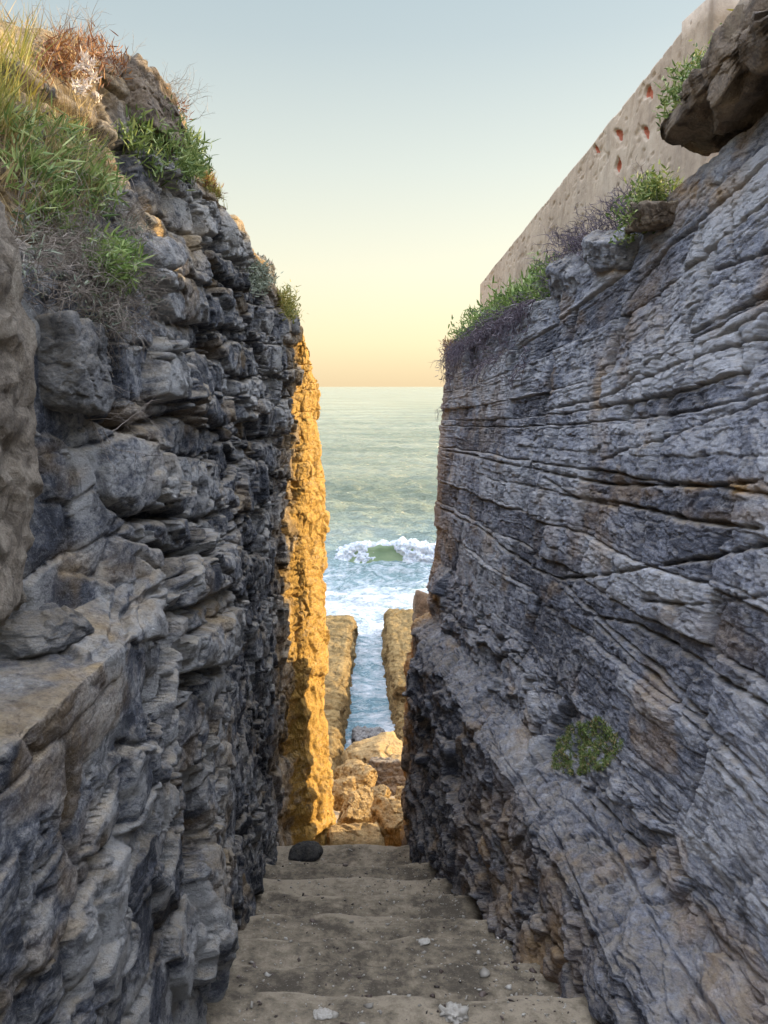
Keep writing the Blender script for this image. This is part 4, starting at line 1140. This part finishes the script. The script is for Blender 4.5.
plant('finger_succulent', [('foliage', rosette_plant(q, 925, .17, .022, 6, (-.2, -.1, 1), spread=.45, rad=.05), M['leaf_bright'])], 'upright finger leaved succulent above the green mat', 'plant', q.mean(0))
q = rim(RY, RX, 6.5, 8.6, .0, .40, 460, .20)
plant('dead_mat', [('twigs', twig_plant(q, 926, .18, .0045, (-.4, -.2, .5), 2, .3), M['twig_purple']), ('foliage', rosette_plant(q[:90], 983, .05, .010, 7, (-.5, -.2, .5), rad=.06), M['leaf_purple'])], 'dry purple twigs along the rim at the foot of the old wall', 'plant', q.mean(0))
q = rim(RY, RX, 5.7, 6.7, -.08, .25, 170, .16)
q3 = np.concatenate([q[:40] * 1.0 + np.array([-.10, -.03, -.10]) * (kk + 1) * .55 for kk in range(3)])
plant('trailing_plant', [('foliage', rosette_plant(np.concatenate([q, q3]), 927, .048, .015, 9, (-.6, -.3, .2), rad=.06), M['leaf_green']), ('leaves', grass_plant(q[:40], 928, .16, .006, 5), M['leaf_grey'])], 'trailing green plant hanging over the rim beside the brown slab', 'plant', q.mean(0))
rs_ = np.random.RandomState(3)
q = np.stack([2.02 + .22 * rs_.rand(150), 5.0 + 1.3 * rs_.rand(150), 2.08 + 0 * rs_.rand(150)], 1)
for i in range(len(q)):
    l_, n_, o_ = drop(q[i, 0] + .12, q[i, 1], 3.5)
    if l_ is not None: q[i] = l_[:]
plant('succulent_mat', [('foliage', rosette_plant(q, 929, .055, .014, 9, (-.4, -.2, .8), rad=.05), M['leaf_yellow']), ('stems', twig_plant(q[:60], 930, .12, .004, (-.6, -.2, .4), 2, .4), M['twig_purple'])], 'yellow green succulent mat growing on top of the brown slab', 'plant', q.mean(0))
q = pl(surfRd, [(552,745),(572,726),(600,718),(625,742),(612,768),(575,778),(553,770)], 1300)
plant('moss_patch', [('foliage', rosette_plant(q, 931, .020, .005, 10, (-.5, -.3, .8), rad=.012), M['leaf_green']), ('dry_leaves', rosette_plant(q[:400], 932, .020, .005, 7, (-.5, -.3, .8), rad=.012), M['straw'])], 'round green cushion patch growing on the sloping foot ledge', 'plant', q.mean(0))

# ------------------------------------------------------------------ sky, sun, camera
w = bpy.data.worlds.new('World'); sc.world = w; w.use_nodes = True
nt = w.node_tree; nt.nodes.clear(); k = NT(nt)
sky = k.n('ShaderNodeTexSky'); sky.sky_type = 'NISHITA'; sky.sun_disc = False
sky.sun_elevation = SUN_EL; sky.sun_rotation = SUN_AZ; sky.altitude = 0; sky.air_density = 1.2; sky.dust_density = 2.2; sky.ozone_density = 1.0
# sky gradient: peach horizon, pale blue higher, unseen overhead part brightened as added fill
tc = k.n('ShaderNodeTexCoord'); sx = k.n('ShaderNodeSeparateXYZ'); k.l(tc.outputs['Generated'], sx.inputs[0])
S10 = lambda *c: tuple(x / 10 for x in c)
grad_fill = k.ramp(sx.outputs[2], [(0, S10(3.0, 2.35, 1.45)), (.05, S10(3.1, 2.65, 1.75)), (.13, S10(2.85, 2.65, 2.0)), (.24, S10(2.25, 2.3, 2.0)), (.36, S10(1.6, 1.8, 1.78)), (.42, S10(1.42, 1.68, 1.72)), (.62, S10(7.4, 8.2, 9.6)), (1, S10(10, 10, 10))])
grad_fill = k.mix(1.0, grad_fill, (10, 10, 10), 'MULTIPLY')
grad_fill = k.mix(k.map(sx.outputs[2], .45, .75, 0, 1), grad_fill, k.mix(1.0, grad_fill, (1.25, 1.3, 1.45), 'MULTIPLY'))
bg = k.n('ShaderNodeBackground'); bg.inputs[1].default_value = .15
k.l(k.mix(.80, sky.outputs[0], grad_fill), bg.inputs[0])
wo = k.n('ShaderNodeOutputWorld'); k.l(bg.outputs[0], wo.inputs[0])

ld = bpy.data.lights.new('sun', 'SUN'); ld.energy = 5.0; ld.angle = R(.5); ld.color = (1, .76, .42)
lo = bpy.data.objects.new('sun', ld); COL.objects.link(lo)
sd = Vector((math.sin(SUN_AZ) * math.cos(SUN_EL), math.cos(SUN_AZ) * math.cos(SUN_EL), math.sin(SUN_EL)))
lo.rotation_euler = sd.to_track_quat('Z', 'Y').to_euler(); lo.location = (10, 5, 20)

cd = bpy.data.cameras.new('camera'); cam = bpy.data.objects.new('camera', cd); COL.objects.link(cam)
cd.sensor_fit = 'VERTICAL'; cd.sensor_height = 36; cd.lens = F / 1024 * 36; cd.clip_start = .05; cd.clip_end = 60000
cam.rotation_euler = (math.pi / 2 - PITCH, 0, 0)
sc.camera = cam
vs = sc.view_settings; vs.view_transform = 'Standard'; vs.look = 'None'; vs.exposure = 1.25; vs.gamma = 1
sc.cycles.use_denoising = True
try: sc.cycles.denoiser = 'OPENIMAGEDENOISE'
except Exception: pass
sc.cycles.max_bounces = 8; sc.cycles.diffuse_bounces = 5
sc.cycles.sample_clamp_indirect = 10
